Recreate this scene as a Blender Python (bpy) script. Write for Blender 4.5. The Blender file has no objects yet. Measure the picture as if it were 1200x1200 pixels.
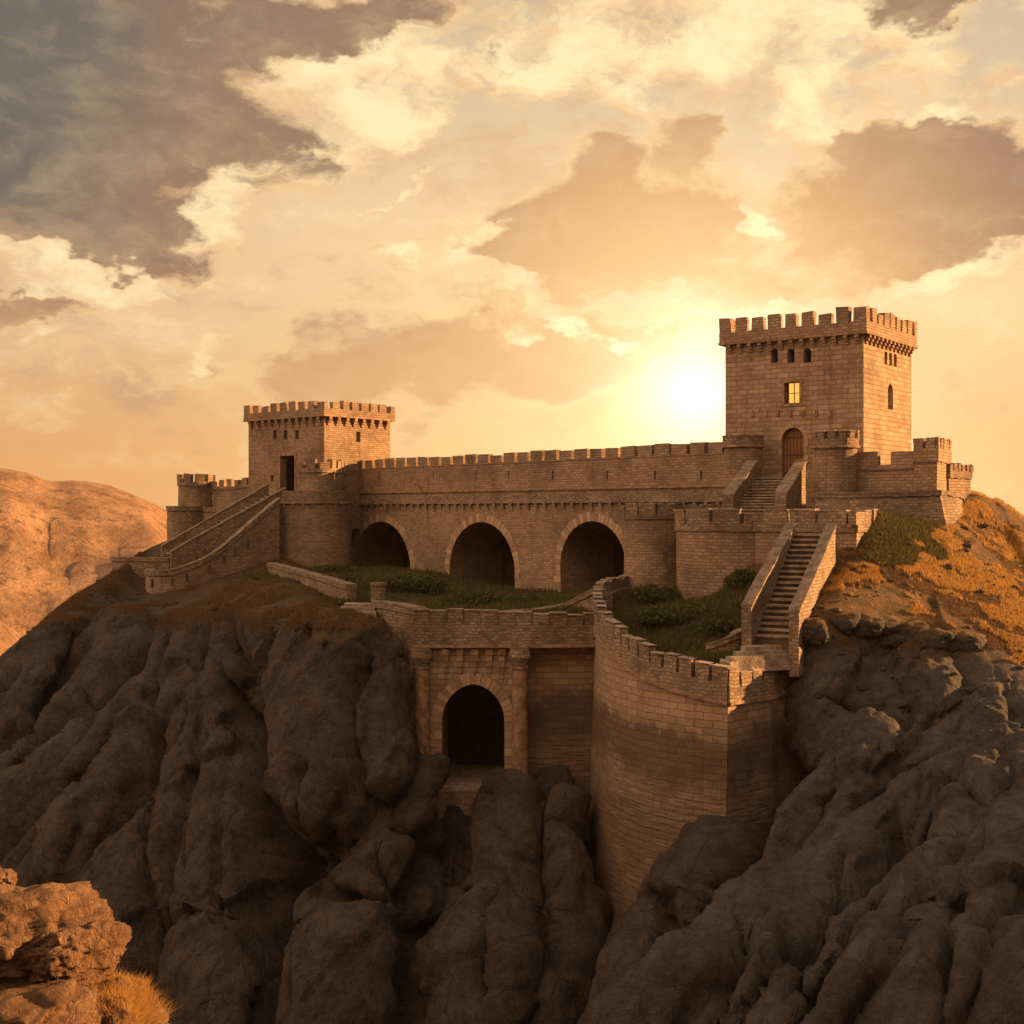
import bpy, math, random
import numpy as np
from mathutils import Vector, geometry
random.seed(7); rng = np.random.default_rng(7)
S = bpy.context.scene
F = 1500.0
def P(px, py, Y): return ((px-600)/F*Y, Y, (600-py)/F*Y)
def X_(px, Y): return (px-600)/F*Y
def Z_(py, Y): return (600-py)/F*Y

# ------------------------------------------------------------------ camera
cam = bpy.data.objects.new('camera', bpy.data.cameras.new('camera'))
S.collection.objects.link(cam); S.camera = cam
cam.location = (0, 0, 0); cam.rotation_euler = (math.radians(90), 0, 0)
cam.data.sensor_width = 36; cam.data.lens = 45; cam.data.clip_end = 8000; cam.data.clip_start = .2

# ------------------------------------------------------------------ node helper
class N:
    def __init__(s, tree): s.t = tree; s.n = tree.nodes; s.l = tree.links
    def node(s, typ, **kw):
        n = s.n.new(typ)
        for k, v in kw.items(): setattr(n, k, v)
        return n
    def put(s, inp, v):
        if v is None: return
        if isinstance(v, bpy.types.NodeSocket): s.l.new(v, inp)
        elif isinstance(v, (tuple, list)) and len(v) == 3 and inp.type == 'RGBA': inp.default_value = (*v, 1)
        else: inp.default_value = v
    def m(s, op, a, b=None, c=None, clamp=False):
        n = s.node('ShaderNodeMath', operation=op, use_clamp=clamp)
        s.put(n.inputs[0], a); s.put(n.inputs[1], b); s.put(n.inputs[2], c)
        return n.outputs[0]
    def add(s, a, b): return s.m('ADD', a, b)
    def mul(s, a, b): return s.m('MULTIPLY', a, b)
    def sub(s, a, b): return s.m('SUBTRACT', a, b)
    def vm(s, op, a, b=None):
        n = s.node('ShaderNodeVectorMath', operation=op)
        s.put(n.inputs[0], a); s.put(n.inputs[1], b)
        return n.outputs['Value'] if op in ('DOT_PRODUCT', 'LENGTH', 'DISTANCE') else n.outputs[0]
    def vscale(s, a, f):
        n = s.node('ShaderNodeVectorMath', operation='SCALE'); s.put(n.inputs[0], a); s.put(n.inputs['Scale'], f); return n.outputs[0]
    def ss(s, v, a, b, lo=0., hi=1., smooth=True):
        n = s.node('ShaderNodeMapRange', interpolation_type='SMOOTHSTEP' if smooth else 'LINEAR')
        s.put(n.inputs[0], v); s.put(n.inputs[1], a); s.put(n.inputs[2], b); s.put(n.inputs[3], lo); s.put(n.inputs[4], hi)
        return n.outputs[0]
    def mix(s, f, a, b, mode='MIX'):
        n = s.node('ShaderNodeMix', data_type='RGBA', blend_type=mode)
        s.put(n.inputs[0], f); s.put(n.inputs[6], a); s.put(n.inputs[7], b)
        return n.outputs[2]
    def noise(s, vec, scale, detail=4, rough=.55, lac=2., dist=0., typ='FBM'):
        n = s.node('ShaderNodeTexNoise', noise_type=typ)
        s.put(n.inputs['Vector'], vec); s.put(n.inputs['Scale'], scale); s.put(n.inputs['Detail'], detail)
        s.put(n.inputs['Roughness'], rough); s.put(n.inputs['Lacunarity'], lac); s.put(n.inputs['Distortion'], dist)
        return n.outputs[0]
    def voro(s, vec, scale, feature='F1', out='Distance', rnd=1.):
        n = s.node('ShaderNodeTexVoronoi', feature=feature)
        s.put(n.inputs['Vector'], vec); s.put(n.inputs['Scale'], scale); s.put(n.inputs['Randomness'], rnd)
        return n.outputs[out]
    def bump(s, h, strength, dist, normal=None):
        n = s.node('ShaderNodeBump'); s.put(n.inputs['Height'], h); s.put(n.inputs['Strength'], strength)
        s.put(n.inputs['Distance'], dist)
        if normal is not None: s.put(n.inputs['Normal'], normal)
        return n.outputs[0]
    def mapping(s, vec, scale=(1,1,1), rot=(0,0,0), loc=(0,0,0)):
        n = s.node('ShaderNodeMapping'); s.put(n.inputs[0], vec)
        n.inputs['Scale'].default_value = scale; n.inputs['Rotation'].default_value = rot; n.inputs['Location'].default_value = loc
        return n.outputs[0]

# ------------------------------------------------------------------ sun
SUN = Vector((0.94, 0.20, 0.215)).normalized()
SUN_EL = math.asin(SUN.z); SUN_AZ = math.atan2(SUN.x, SUN.y)
ld = bpy.data.lights.new('sun', 'SUN'); ld.energy = 5.0; ld.angle = math.radians(.5); ld.color = (1.0, .52, .19)
lo = bpy.data.objects.new('sun', ld); S.collection.objects.link(lo)
lo.rotation_euler = SUN.to_track_quat('Z', 'Y').to_euler(); lo.location = (60, 40, 60)

# ------------------------------------------------------------------ world: nishita sky with clouds and the low sun glow
W = bpy.data.worlds.new("World"); S.world = W; W.use_nodes = True
W.node_tree.nodes.clear(); g = N(W.node_tree)
tc = g.node('ShaderNodeTexCoord').outputs['Generated']
sep = g.node('ShaderNodeSeparateXYZ'); g.put(sep.inputs[0], tc)
dx, dy, dz = sep.outputs
az = g.m('ARCTAN2', dx, dy); el = g.m('ARCSINE', dz)
sky = g.node('ShaderNodeTexSky', sky_type='NISHITA'); sky.sun_disc = False
sky.sun_elevation = SUN_EL; sky.sun_rotation = SUN_AZ; sky.dust_density = 3; sky.air_density = 1.2
nish = g.vscale(sky.outputs[0], .10)
def AE(px, py):
    a = math.atan((px-600)/F); return a, math.atan((600-py)/F*math.cos(a))
ga, ge = AE(812, 462)
gd = Vector((math.sin(ga)*math.cos(ge), math.cos(ga)*math.cos(ge), math.sin(ge)))
cosg = g.vm('DOT_PRODUCT', tc, tuple(gd))
ang = g.m('ARCCOSINE', g.m('MINIMUM', cosg, 1.0))
# clear-sky colour by height and by nearness to the glow
low = g.mix(g.ss(ang, .05, .55), (1.02, .63, .25), (.80, .41, .16))
base = g.mix(g.ss(el, .02, .20), low, g.mix(g.ss(ang, .15, .6), (.98, .67, .33), (.78, .53, .30)))
base = g.mix(g.ss(el, .18, .40), base, (.66, .50, .33))
base = g.mix(g.ss(el, .40, 1.2), base, (.34, .32, .30))
front = g.ss(cosg, -.5, .9)                                   # plainer half of the sky away from the glow
key = g.vm('DOT_PRODUCT', tc, tuple(Vector((-.72, -.42, .55)).normalized()))      # bright sky lobe added out of view behind left, as key light
rear = g.mix(g.ss(key, .25, .97), g.mix(g.ss(el, .0, .9), (.10, .07, .055), (.40, .30, .23)), (2.05, 1.30, .79))
base = g.mix(front, rear, base)
base = g.mix(.10, base, nish)
# clouds: warped blobs + noise
wv = g.vm('MULTIPLY', tc, (1, 1, 1.75))
wA = g.sub(g.noise(wv, 8, 5, .6), .5); wB = g.sub(g.noise(g.vm('ADD', wv, (3.1, 1.7, 5.2)), 8, 5, .6), .5)
azw = g.m('MULTIPLY_ADD', wA, .20, az); elw = g.m('MULTIPLY_ADD', wB, .15, el)
nv = g.vm('ADD', wv, g.vscale(g.vm('SUBTRACT', tc, wv), 0.))
cmb = g.node('ShaderNodeCombineXYZ'); g.put(cmb.inputs[0], g.mul(wA, .10)); g.put(cmb.inputs[2], g.mul(wB, .10))
nv = g.vm('ADD', wv, cmb.outputs[0])
fine = g.sub(g.noise(nv, 19, 9, .64), .5)
shift = g.sub(g.noise(g.vm('ADD', nv, (-.005, 0, -.013)), 19, 6, .62), .5)
def field(BL):
    D = None
    for (px, py, rx, ry, rot, amp) in BL:
        a0, e0 = AE(px, py); r = math.radians(rot); ca, sa = math.cos(r), math.sin(r)
        p1 = g.m('MULTIPLY_ADD', azw, ca*F/rx, -(a0*ca+e0*sa)*F/rx); p1 = g.m('MULTIPLY_ADD', elw, sa*F/rx, p1)
        q1 = g.m('MULTIPLY_ADD', azw, -sa*F/ry, (a0*sa-e0*ca)*F/ry); q1 = g.m('MULTIPLY_ADD', elw, ca*F/ry, q1)
        h = g.m('MULTIPLY_ADD', p1, p1, g.mul(q1, q1))
        h = g.m('MULTIPLY_ADD', h, -amp*.5, amp)               # amp at centre, half of it at the rim
        D = h if D is None else g.m('SMOOTH_MAX', D, h, .12)
    return g.m('MAXIMUM', D, -.6)
DK = [(470, 395, 330, 22, 12, .52), (160, 440, 260, 14, -4, .50), (60, 95, 270, 175, -8, 1.15), (370, 35, 200, 62, 8, .95), (130, 255, 175, 62, -4, .95), (15, 356, 115, 22, 0, .8),
      (715, 275, 175, 74, 6, 1.0), (800, 190, 55, 60, 0, .72), (610, 350, 120, 40, -20, .66), (570, 425, 250, 56, 10, 1.05),
      (1130, 205, 190, 70, 6, 1.1), (1090, 300, 190, 42, 0, .8), (1110, -10, 130, 36, 8, 1.0), (605, 78, 45, 26, 0, .7), (930, 300, 150, 50, 0, .62), (880, 420, 260, 36, 0, .5)]
BR = [(450, 95, 150, 58, 14, 1.0), (280, 225, 45, 75, -20, .9), (120, 325, 170, 20, 0, .85), (690, 60, 150, 85, 0, .92), (900, 40, 260, 62, 0, .82),
      (960, 115, 150, 42, 0, .9), (590, 322, 115, 26, -34, .8), (680, 388, 70, 20, -25, 1.0), (770, 330, 60, 12, 20, .7), (840, 355, 130, 20, 10, .95), (1125, 330, 90, 32, 18, .85),
      (475, 288, 55, 18, 0, .85), (893, 236, 50, 10, 0, .8), (250, 432, 60, 14, 0, .7), (1165, 108, 50, 24, 0, .9), (60, 405, 230, 16, 5, .55), (470, 209, 26, 8, 0, .85)]
D = field(DK); B = field(BR)
D = g.m('MULTIPLY_ADD', g.m('MAXIMUM', g.sub(g.m('MULTIPLY_ADD', fine, 2.2, B), .45), 0), -.6, D)
farm = g.ss(ang, .85, 1.3)
D = g.m('MULTIPLY_ADD', farm, g.add(.55, wA), D); 
veil = g.m('MULTIPLY_ADD', wA, 1.3, fine)
base = g.mix(g.mul(g.ss(veil, .0, .30), .55), base, g.mix(g.ss(ang, .1, .6), (1.05, .80, .42), (.98, .74, .42)))
base = g.mix(g.mul(g.ss(veil, -.03, -.30), .48), base, g.mix(g.ss(ang, .08, .45), (.80, .43, .16), (.45, .285, .18)))
ab = g.ss(g.m('MULTIPLY_ADD', fine, 2.6, B), .30, .90)
d = g.m('MULTIPLY_ADD', fine, 1.25, D)
alpha = g.ss(d, .26, .60)
thick = g.ss(g.m('MULTIPLY_ADD', shift, 1.15, D), .42, .76)
tone = g.mix(g.ss(ang, .07, .33), (.80, .41, .14), (.30, .17, .11))
tone = g.mix(g.mul(g.ss(ang, .38, .55), g.ss(D, .60, 1.05)), tone, (.125, .12, .105))
tone = g.mix(g.mul(g.ss(el, .19, .10), .8), tone, (.74, .40, .17))
tone = g.mix(g.mul(g.ss(fine, -.08, .25), .22), tone, (.95, .66, .36))
cream = g.mix(g.ss(ang, .1, .7), (1.1, .86, .46), (1.0, .80, .47))
bc = g.mix(g.ss(g.m('MULTIPLY_ADD', shift, 2.6, B), .15, 1.15), (.78, .46, .21), cream)
bc = g.mix(g.ss(cosg, -.1, .8), rear, bc); tone = g.mix(g.ss(cosg, -.1, .8), g.vscale(rear, .8), tone)
col = g.mix(g.mul(ab, .92), base, bc)
ccol = g.mix(thick, g.mix(.25, bc, cream), tone)
col = g.mix(g.mul(alpha, .93), col, ccol)
# low streaky haze band over the horizon
col = g.mix(g.mul(g.ss(el, .10, .0), .6), col, low)
glow1 = g.m('EXPONENT', g.mul(g.m('POWER', g.m('DIVIDE', ang, .034), 1.35), -1))
glow2 = g.m('EXPONENT', g.mul(ang, -1/.10))
col = g.mix(1, col, g.vscale((1, .86, .55), g.add(g.mul(glow1, .95), g.mul(glow2, .72))), 'ADD')
below = g.ss(dz, -.02, -.08)
col = g.mix(below, col, (.30, .19, .12))
bg = g.node('ShaderNodeBackground'); g.put(bg.inputs[0], col); bg.inputs[1].default_value = 0.36
g.l.new(bg.outputs[0], g.node('ShaderNodeOutputWorld').inputs[0])

S.view_settings.view_transform = 'Standard'; S.view_settings.look = 'None'
S.view_settings.exposure = 1.5; S.view_settings.gamma = 1.0
S.cycles.max_bounces = 6; S.cycles.diffuse_bounces = 2; S.cycles.volume_bounces = 1; S.cycles.volume_step_rate = 4

# ------------------------------------------------------------------ materials
def new_mat(name):
    m = bpy.data.materials.new(name); m.use_nodes = True
    g = N(m.node_tree); b = m.node_tree.nodes['Principled BSDF']
    b.inputs['Roughness'].default_value = .93; b.inputs['Specular IOR Level'].default_value = .2
    return m, g, b
def masonry(name, bw, bh, c1, c2, mortar, distort=.04, bumpd=.05, stain=.5, msize=.03, wet_shade=None):
    m, g, b = new_mat(name)
    uv = g.node('ShaderNodeTexCoord').outputs['UV']
    pos = g.node('ShaderNodeNewGeometry').outputs['Position']
    nz = g.node('ShaderNodeTexNoise'); g.put(nz.inputs['Vector'], pos); nz.inputs['Scale'].default_value = 1.1; nz.inputs['Detail'].default_value = 4
    uvd = g.vm('ADD', uv, g.vscale(g.vm('SUBTRACT', nz.outputs['Color'], (.5,.5,.5)), distort*3))
    br = g.node('ShaderNodeTexBrick'); br.offset = .5; br.squash = 1
    g.put(br.inputs['Vector'], uvd); br.inputs['Scale'].default_value = 1
    br.inputs['Brick Width'].default_value = bw; br.inputs['Row Height'].default_value = bh
    br.inputs['Mortar Size'].default_value = msize; br.inputs['Mortar Smooth'].default_value = .4; br.inputs['Bias'].default_value = 0
    g.put(br.inputs['Color1'], (0,0,0)); g.put(br.inputs['Color2'], (1,1,1)); g.put(br.inputs['Mortar'], (.5,.5,.5))
    brv = br.outputs['Color']
    col = g.mix(brv, c1, c2)
    big = g.noise(pos, .22, 5, .6); med = g.noise(pos, 1.6, 5, .65)
    col = g.mix(g.mul(g.ss(big, .42, .66), stain), col, tuple(x*.45 for x in c1))
    # water streaks: noise stretched down the wall
    st = g.noise(g.mapping(pos, (1.3, 1.3, .12)), 1, 4, .6)
    col = g.mix(g.mul(g.ss(st, .54, .72), stain*.8), col, tuple(x*.35 for x in c1))
    col = g.mix(g.mul(g.ss(med, .50, .75), .5), col, tuple(min(1, x*1.25) for x in c2))
    if wet_shade:
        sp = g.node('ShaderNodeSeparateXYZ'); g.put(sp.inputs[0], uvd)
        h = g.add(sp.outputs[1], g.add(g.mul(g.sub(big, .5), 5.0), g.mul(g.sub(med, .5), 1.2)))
        band = g.mul(g.ss(h, wet_shade[0]+.3, wet_shade[0]-1.1), g.ss(h, wet_shade[1]-1.4, wet_shade[1]+.9))
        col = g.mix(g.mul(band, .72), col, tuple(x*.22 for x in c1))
        col = g.mix(g.mul(g.ss(h, wet_shade[1]+.5, wet_shade[1]-3), .6), col, tuple(x*.4 for x in c1))  # foot of the wall darkened further: shade painted below the damp band
    col = g.mix(g.mul(br.outputs['Fac'], g.ss(med, .3, .7, .15, .6)), col, mortar)
    g.put(b.inputs['Base Color'], col)
    hgt = g.add(g.mul(g.sub(1, br.outputs['Fac']), .7), g.add(g.mul(brv, .45), g.mul(g.noise(pos, 5, 5, .7), .7)))
    if wet_shade:
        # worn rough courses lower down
        rough = g.mul(g.ss(h, wet_shade[1]+1, wet_shade[1]-1), g.noise(g.mapping(uvd, (.8, 4.5, 1)), 1, 5, .65))
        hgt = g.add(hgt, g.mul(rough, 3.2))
    g.put(b.inputs['Normal'], g.bump(hgt, 1, bumpd))
    return m
ST1, ST2 = (.29, .195, .13), (.46, .33, .22)
M_ashlar = masonry('ashlar_masonry', 1.1, .42, ST1, ST2, (.10, .06, .04), .05, .10, .55, .035)
M_block  = masonry('coursed_masonry', .62, .25, (.26, .175, .115), (.42, .295, .20), (.10, .06, .04), .05, .10, .55, .035)
M_rubble = masonry('rubble_masonry', .42, .22, (.20, .14, .098), (.43, .31, .21), (.08, .05, .035), .12, .14, .45, .03)
M_wet_shade    = masonry('weathered_shaded_masonry', 1.2, .44, (.29, .20, .13), (.45, .31, .20), (.11, .065, .042), .06, .12, .35, .03, wet_shade=(-12.6, -16.2))
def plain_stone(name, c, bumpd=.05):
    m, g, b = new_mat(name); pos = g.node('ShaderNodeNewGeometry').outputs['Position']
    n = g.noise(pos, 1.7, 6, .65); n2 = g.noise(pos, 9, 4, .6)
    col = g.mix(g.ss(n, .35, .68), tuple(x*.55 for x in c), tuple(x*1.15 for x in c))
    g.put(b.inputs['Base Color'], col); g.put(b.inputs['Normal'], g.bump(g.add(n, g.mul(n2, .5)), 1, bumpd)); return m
M_slab = plain_stone('worn_stone', (.40, .31, .24), .12)
M_cope = plain_stone('coping_stone', (.34, .25, .18), .3)
M_trim = plain_stone('trim_stone', (.38, .245, .155), .15)
def vous():
    m, g, b = new_mat('voussoir_stone'); geo = g.node('ShaderNodeNewGeometry'); pos = geo.outputs['Position']
    n = g.noise(pos, 2.2, 6, .65); f = g.add(g.mul(geo.outputs['Random Per Island'], .6), g.mul(n, .4))
    g.put(b.inputs['Base Color'], g.mix(f, (.20, .125, .08), (.58, .40, .26))); g.put(b.inputs['Normal'], g.bump(n, 1, .12)); return m
M_vous = vous()
M_darkin = plain_stone('dark_shade_stone', (.12, .085, .06), .1)  # dark tone carrying the shade of risers and slits; also iron bands
M_vault_shade = plain_stone('vault_shade_stone', (.05, .036, .027), .1)  # near-black backs put the shade of the deep arches into the colour
def wood():
    m, g, b = new_mat('door_wood'); uv = g.node('ShaderNodeTexCoord').outputs['UV']
    n = g.noise(g.mapping(uv, (9, .6, 1)), 1, 5, .6)
    sp = g.node('ShaderNodeSeparateXYZ'); g.put(sp.inputs[0], uv)
    pl = g.m('PINGPONG', sp.outputs[0], .16); gap = g.ss(pl, 0, .03)
    col = g.mix(n, (.16, .07, .035), (.34, .17, .08)); col = g.mix(gap, (.02, .012, .01), col)
    g.put(b.inputs['Base Color'], col); g.put(b.inputs['Normal'], g.bump(g.add(gap, n), 1, .05)); return m
M_wood = wood()
def rock(name, c1, c2, soil=None, soil2=None, scale=1., sz=(.55, .85), zl=None):
    m, g, b = new_mat(name)
    geo = g.node('ShaderNodeNewGeometry'); pos = geo.outputs['Position']
    nzn = g.node('ShaderNodeTexNoise'); g.put(nzn.inputs['Vector'], pos); nzn.inputs['Scale'].default_value = .5*scale; nzn.inputs['Detail'].default_value = 5
    pw = g.vm('ADD', pos, g.vscale(g.vm('SUBTRACT', nzn.outputs['Color'], (.5,.5,.5)), 2.2/scale))
    n1 = g.noise(pw, .35*scale, 8, .65); n2 = g.noise(pos, 2.2*scale, 8, .72)
    n3 = g.noise(g.mapping(pos, (1, 1, .3)), 1.1*scale, 6, .65, dist=.6)
    cr = g.voro(g.mapping(pw, (1, 1, .55)), .42*scale, 'DISTANCE_TO_EDGE'); cr = g.ss(cr, 0, .055)
    cr2 = g.voro(g.mapping(pw, (1, 1, .7)), 1.6*scale, 'DISTANCE_TO_EDGE'); cr2 = g.ss(cr2, 0, .06)
    col = g.mix(g.ss(g.add(g.mul(n1, .6), g.mul(n2, .4)), .36, .64), c1, c2)
    col = g.mix(g.mul(g.ss(n3, .55, .75), .6), col, tuple(x*.5 for x in c1))
    col = g.mix(g.mul(g.sub(1, cr), g.ss(n1, .45, .65, 0, .45)), col, tuple(x*.35 for x in c1))
    if soil:
        sp = g.node('ShaderNodeSeparateXYZ'); g.put(sp.inputs[0], geo.outputs['Normal'])
        f = g.ss(g.add(sp.outputs[2], g.mul(g.sub(n2, .5), .5)), *sz)
        if zl is not None:
            sz_ = g.node('ShaderNodeSeparateXYZ'); g.put(sz_.inputs[0], pos)
            f = g.mul(f, g.ss(g.m('MULTIPLY_ADD', g.sub(n1, .5), 7, sz_.outputs[2]), zl-1.2, zl+.8))
        sc = g.mix(g.ss(g.noise(pos, .7, 5, .6), .4, .62), soil, soil2)
        col = g.mix(f, col, sc)
    g.put(b.inputs['Base Color'], col)
    h = g.add(g.add(g.mul(n2, 1.0), g.mul(n3, .8)), g.add(g.mul(cr, .17), g.mul(cr2, .12)))
    h = g.add(h, g.mul(g.noise(pos, 9*scale, 4, .7), .22))
    g.put(b.inputs['Normal'], g.bump(h, 1, .62/scale)); return m
M_rock = rock('grey_brown_rock', (.050, .041, .034), (.14, .111, .088), (.15, .088, .048), (.09, .07, .035), sz=(.45, .75), zl=-9.3)
M_rock_r = rock('right_hill_rock', (.070, .062, .056), (.165, .142, .122), (.22, .125, .06), (.12, .08, .04), sz=(.35, .6), zl=-8.3)
M_boulder = rock('ochre_boulder_rock', (.17, .088, .048), (.34, .20, .11), scale=3.0)
def far_mat():
    m, g, b = new_mat('far_mountain_rock'); pos = g.node('ShaderNodeNewGeometry').outputs['Position']
    n = g.noise(pos, .03, 8, .65); n2 = g.noise(pos, .16, 6, .7)
    col = g.mix(g.ss(n, .36, .62), (.20, .115, .065), (.33, .20, .12)); col = g.mix(g.ss(n2, .50, .66), col, (.12, .07, .04))
    g.put(b.inputs['Base Color'], col); g.put(b.inputs['Normal'], g.bump(g.add(n, g.mul(n2, .5)), 1, 5)); return m
M_far = far_mat()
def ground_mat(name, cs, scale=.5):
    m, g, b = new_mat(name); pos = g.node('ShaderNodeNewGeometry').outputs['Position']
    n = g.noise(pos, scale, 6, .65); n2 = g.noise(pos, scale*7, 5, .7)
    col = g.mix(g.ss(n, .38, .6), cs[0], cs[1]); col = g.mix(g.ss(n2, .45, .7), col, cs[2])
    g.put(b.inputs['Base Color'], col); g.put(b.inputs['Normal'], g.bump(n2, 1, .3)); return m
M_green = ground_mat('courtyard_turf', ((.045, .05, .018), (.075, .065, .028), (.12, .08, .045)))
M_valley = ground_mat('valley_soil', ((.09, .065, .045), (.13, .09, .06), (.07, .055, .035)), .02)
def leaf(name, c1, c2, trans=.3):
    m, g, b = new_mat(name); pos = g.node('ShaderNodeNewGeometry').outputs['Position']
    n = g.noise(pos, 1.4, 4, .7); rnd = g.node('ShaderNodeNewGeometry').outputs['Random Per Island']
    col = g.mix(g.m('ADD', g.mul(n, .6), g.mul(rnd, .5), clamp=True), c1, c2)
    g.put(b.inputs['Base Color'], col); b.inputs['Roughness'].default_value = .7
    tr = g.node('ShaderNodeBsdfTranslucent'); g.put(tr.inputs[0], col)
    mx = g.node('ShaderNodeMixShader'); mx.inputs[0].default_value = trans
    g.l.new(b.outputs[0], mx.inputs[1]); g.l.new(tr.outputs[0], mx.inputs[2])
    g.l.new(mx.outputs[0], g.n['Material Output'].inputs[0]); return m
M_leaf = leaf('shrub_leaf', (.042, .054, .016), (.125, .125, .042))
M_grass_g = leaf('green_grass', (.06, .068, .02), (.15, .125, .045))
M_grass_y = leaf('dry_gold_grass', (.33, .18, .055), (.62, .38, .13), .42)
M_grass_b = leaf('brown_grass', (.13, .075, .035), (.22, .13, .06), .3)

# ------------------------------------------------------------------ numpy noise
def _hash(ix, iy, iz, k=0):
    h = (ix.astype(np.int64)*374761393 + iy.astype(np.int64)*668265263 + iz.astype(np.int64)*2147483647*3 + k*1274126177) & 0xFFFFFFFF
    h = ((h ^ (h >> 13))*1274126177) & 0xFFFFFFFF
    h = ((h ^ (h >> 16))*2246822519) & 0xFFFFFFFF
    return ((h ^ (h >> 15)) & 0xFFFFFF)/float(0xFFFFFF)
def vnoise(p, seed=0):
    i = np.floor(p).astype(np.int64); f = p-i; f = f*f*f*(f*(f*6-15)+10)
    r = 0
    for a in (0, 1):
        for b in (0, 1):
            for c in (0, 1):
                w = (f[:,0] if a else 1-f[:,0])*(f[:,1] if b else 1-f[:,1])*(f[:,2] if c else 1-f[:,2])
                r = r + w*_hash(i[:,0]+a, i[:,1]+b, i[:,2]+c, seed)
    return r*2-1
def fbm(p, octv=5, gain=.5, seed=0, ridged=False):
    s = 0; a = 1.; t = 0
    p = p.copy()
    for o in range(octv):
        n = vnoise(p+o*17.3, seed+o)
        if ridged: n = 1-2*np.abs(n)
        s = s+a*n; t += a; a *= gain; p = p*2.03
    return s/t
def voro_facet(p, seed=0):
    i = np.floor(p).astype(np.int64); d1 = np.full(len(p), 9.); d2 = d1.copy(); til = np.zeros(len(p)); cid = np.zeros(len(p))
    for a in (-1,0,1):
        for b in (-1,0,1):
            for c in (-1,0,1):
                q = i+np.array([a,b,c]); H = [_hash(q[:,0],q[:,1],q[:,2],seed+k) for k in range(7)]
                o = np.stack(H[:3], 1); dv = p-(q+o); d = np.linalg.norm(dv, axis=1)
                t = (dv*(np.stack(H[3:6], 1)*2-1)).sum(1); m = d < d1
                d2 = np.where(m, d1, np.minimum(d2, d)); til = np.where(m, t, til); cid = np.where(m, H[6], cid); d1 = np.where(m, d, d1)
    return d2-d1, til, cid
def voro_edge(p, seed=0):
    i = np.floor(p).astype(np.int64); d1 = np.full(len(p), 9.); d2 = d1.copy(); cid = np.zeros(len(p))
    for a in (-1,0,1):
        for b in (-1,0,1):
            for c in (-1,0,1):
                q = i+np.array([a,b,c])
                o = np.stack([_hash(q[:,0],q[:,1],q[:,2],seed+k) for k in range(3)], 1)
                d = np.linalg.norm(q+o-p, axis=1); h = _hash(q[:,0],q[:,1],q[:,2],seed+7)
                m = d < d1; d2 = np.where(m, d1, np.minimum(d2, d)); cid = np.where(m, h, cid); d1 = np.where(m, d, d1)
    return d2-d1, cid

# ------------------------------------------------------------------ object helpers
def link(o): S.collection.objects.link(o); return o
def thing(name, label, cat, loc, group=None):
    o = link(bpy.data.objects.new(name, None)); o.location = loc; o['label'] = label; o['category'] = cat
    if group: o['group'] = group
    o.empty_display_size = .5
    return o
def tag(o, label, cat, group=None):
    o['label'] = label; o['category'] = cat
    if group: o['group'] = group
    return o
def origin(o):
    v = Vector((0,0,0))
    while o is not None: v += o.location; o = o.parent
    return v
class MB:
    def __init__(s): s.v = []; s.f = []; s.uv = []
    def poly(s, pts, uvs=None):
        pts = [tuple(p) for p in pts]
        if uvs is None:
            n = (Vector(pts[1])-Vector(pts[0])).cross(Vector(pts[2])-Vector(pts[0]))
            if n.length < 1e-9 and len(pts) > 3: n = (Vector(pts[2])-Vector(pts[0])).cross(Vector(pts[3])-Vector(pts[0]))
            n.normalize() if n.length > 0 else None
            if abs(n.z) > .75: uvs = [(p[0], p[1]) for p in pts]
            else:
                t = Vector((-n.y, n.x, 0)); t.normalize()
                uvs = [(t.x*p[0]+t.y*p[1], p[2]) for p in pts]
        b = len(s.v); s.v += pts; s.f.append(tuple(range(b, b+len(pts)))); s.uv += list(uvs)
    def obox(s, c, t, L, T, z0, z1, taper=0, jit=0, zt2=None):
        """box centred on c (x,y), length L along unit dir t, thickness T across"""
        n = (-t[1], t[0]); P8 = []
        for (z, k) in ((z0, 0), (z1, taper)):
            for (a, b) in ((-1,-1),(1,-1),(1,1),(-1,1)):
                l = L/2-k; w = T/2-k
                zz = z if (zt2 is None or z == z0) else (z if a < 0 else zt2)
                P8.append((c[0]+t[0]*a*l+n[0]*b*w+random.uniform(-jit,jit), c[1]+t[1]*a*l+n[1]*b*w+random.uniform(-jit,jit), zz+(random.uniform(-jit,jit) if z == z1 else 0)))
        for q in ((0,3,2,1),(4,5,6,7),(0,1,5,4),(1,2,6,5),(2,3,7,6),(3,0,4,7)): s.poly([P8[i] for i in q])
    def build(s, name, mat, parent=None, smooth=False, merge=False):
        o0 = origin(parent) if parent else Vector((0,0,0))
        me = bpy.data.meshes.new(name)
        me.from_pydata([(x-o0.x, y-o0.y, z-o0.z) for x, y, z in s.v], [], s.f)
        uvl = me.uv_layers.new(name='UVMap'); uvl.data.foreach_set('uv', np.array(s.uv, 'f').ravel())
        me.materials.append(mat)
        if merge:
            import bmesh
            bm = bmesh.new(); bm.from_mesh(me); bmesh.ops.remove_doubles(bm, verts=bm.verts, dist=1e-4)
            bmesh.ops.recalc_face_normals(bm, faces=bm.faces); bm.to_mesh(me); bm.free()
        if smooth: me.shade_smooth()
        o = link(bpy.data.objects.new(name, me)); o.parent = parent
        return o
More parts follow.
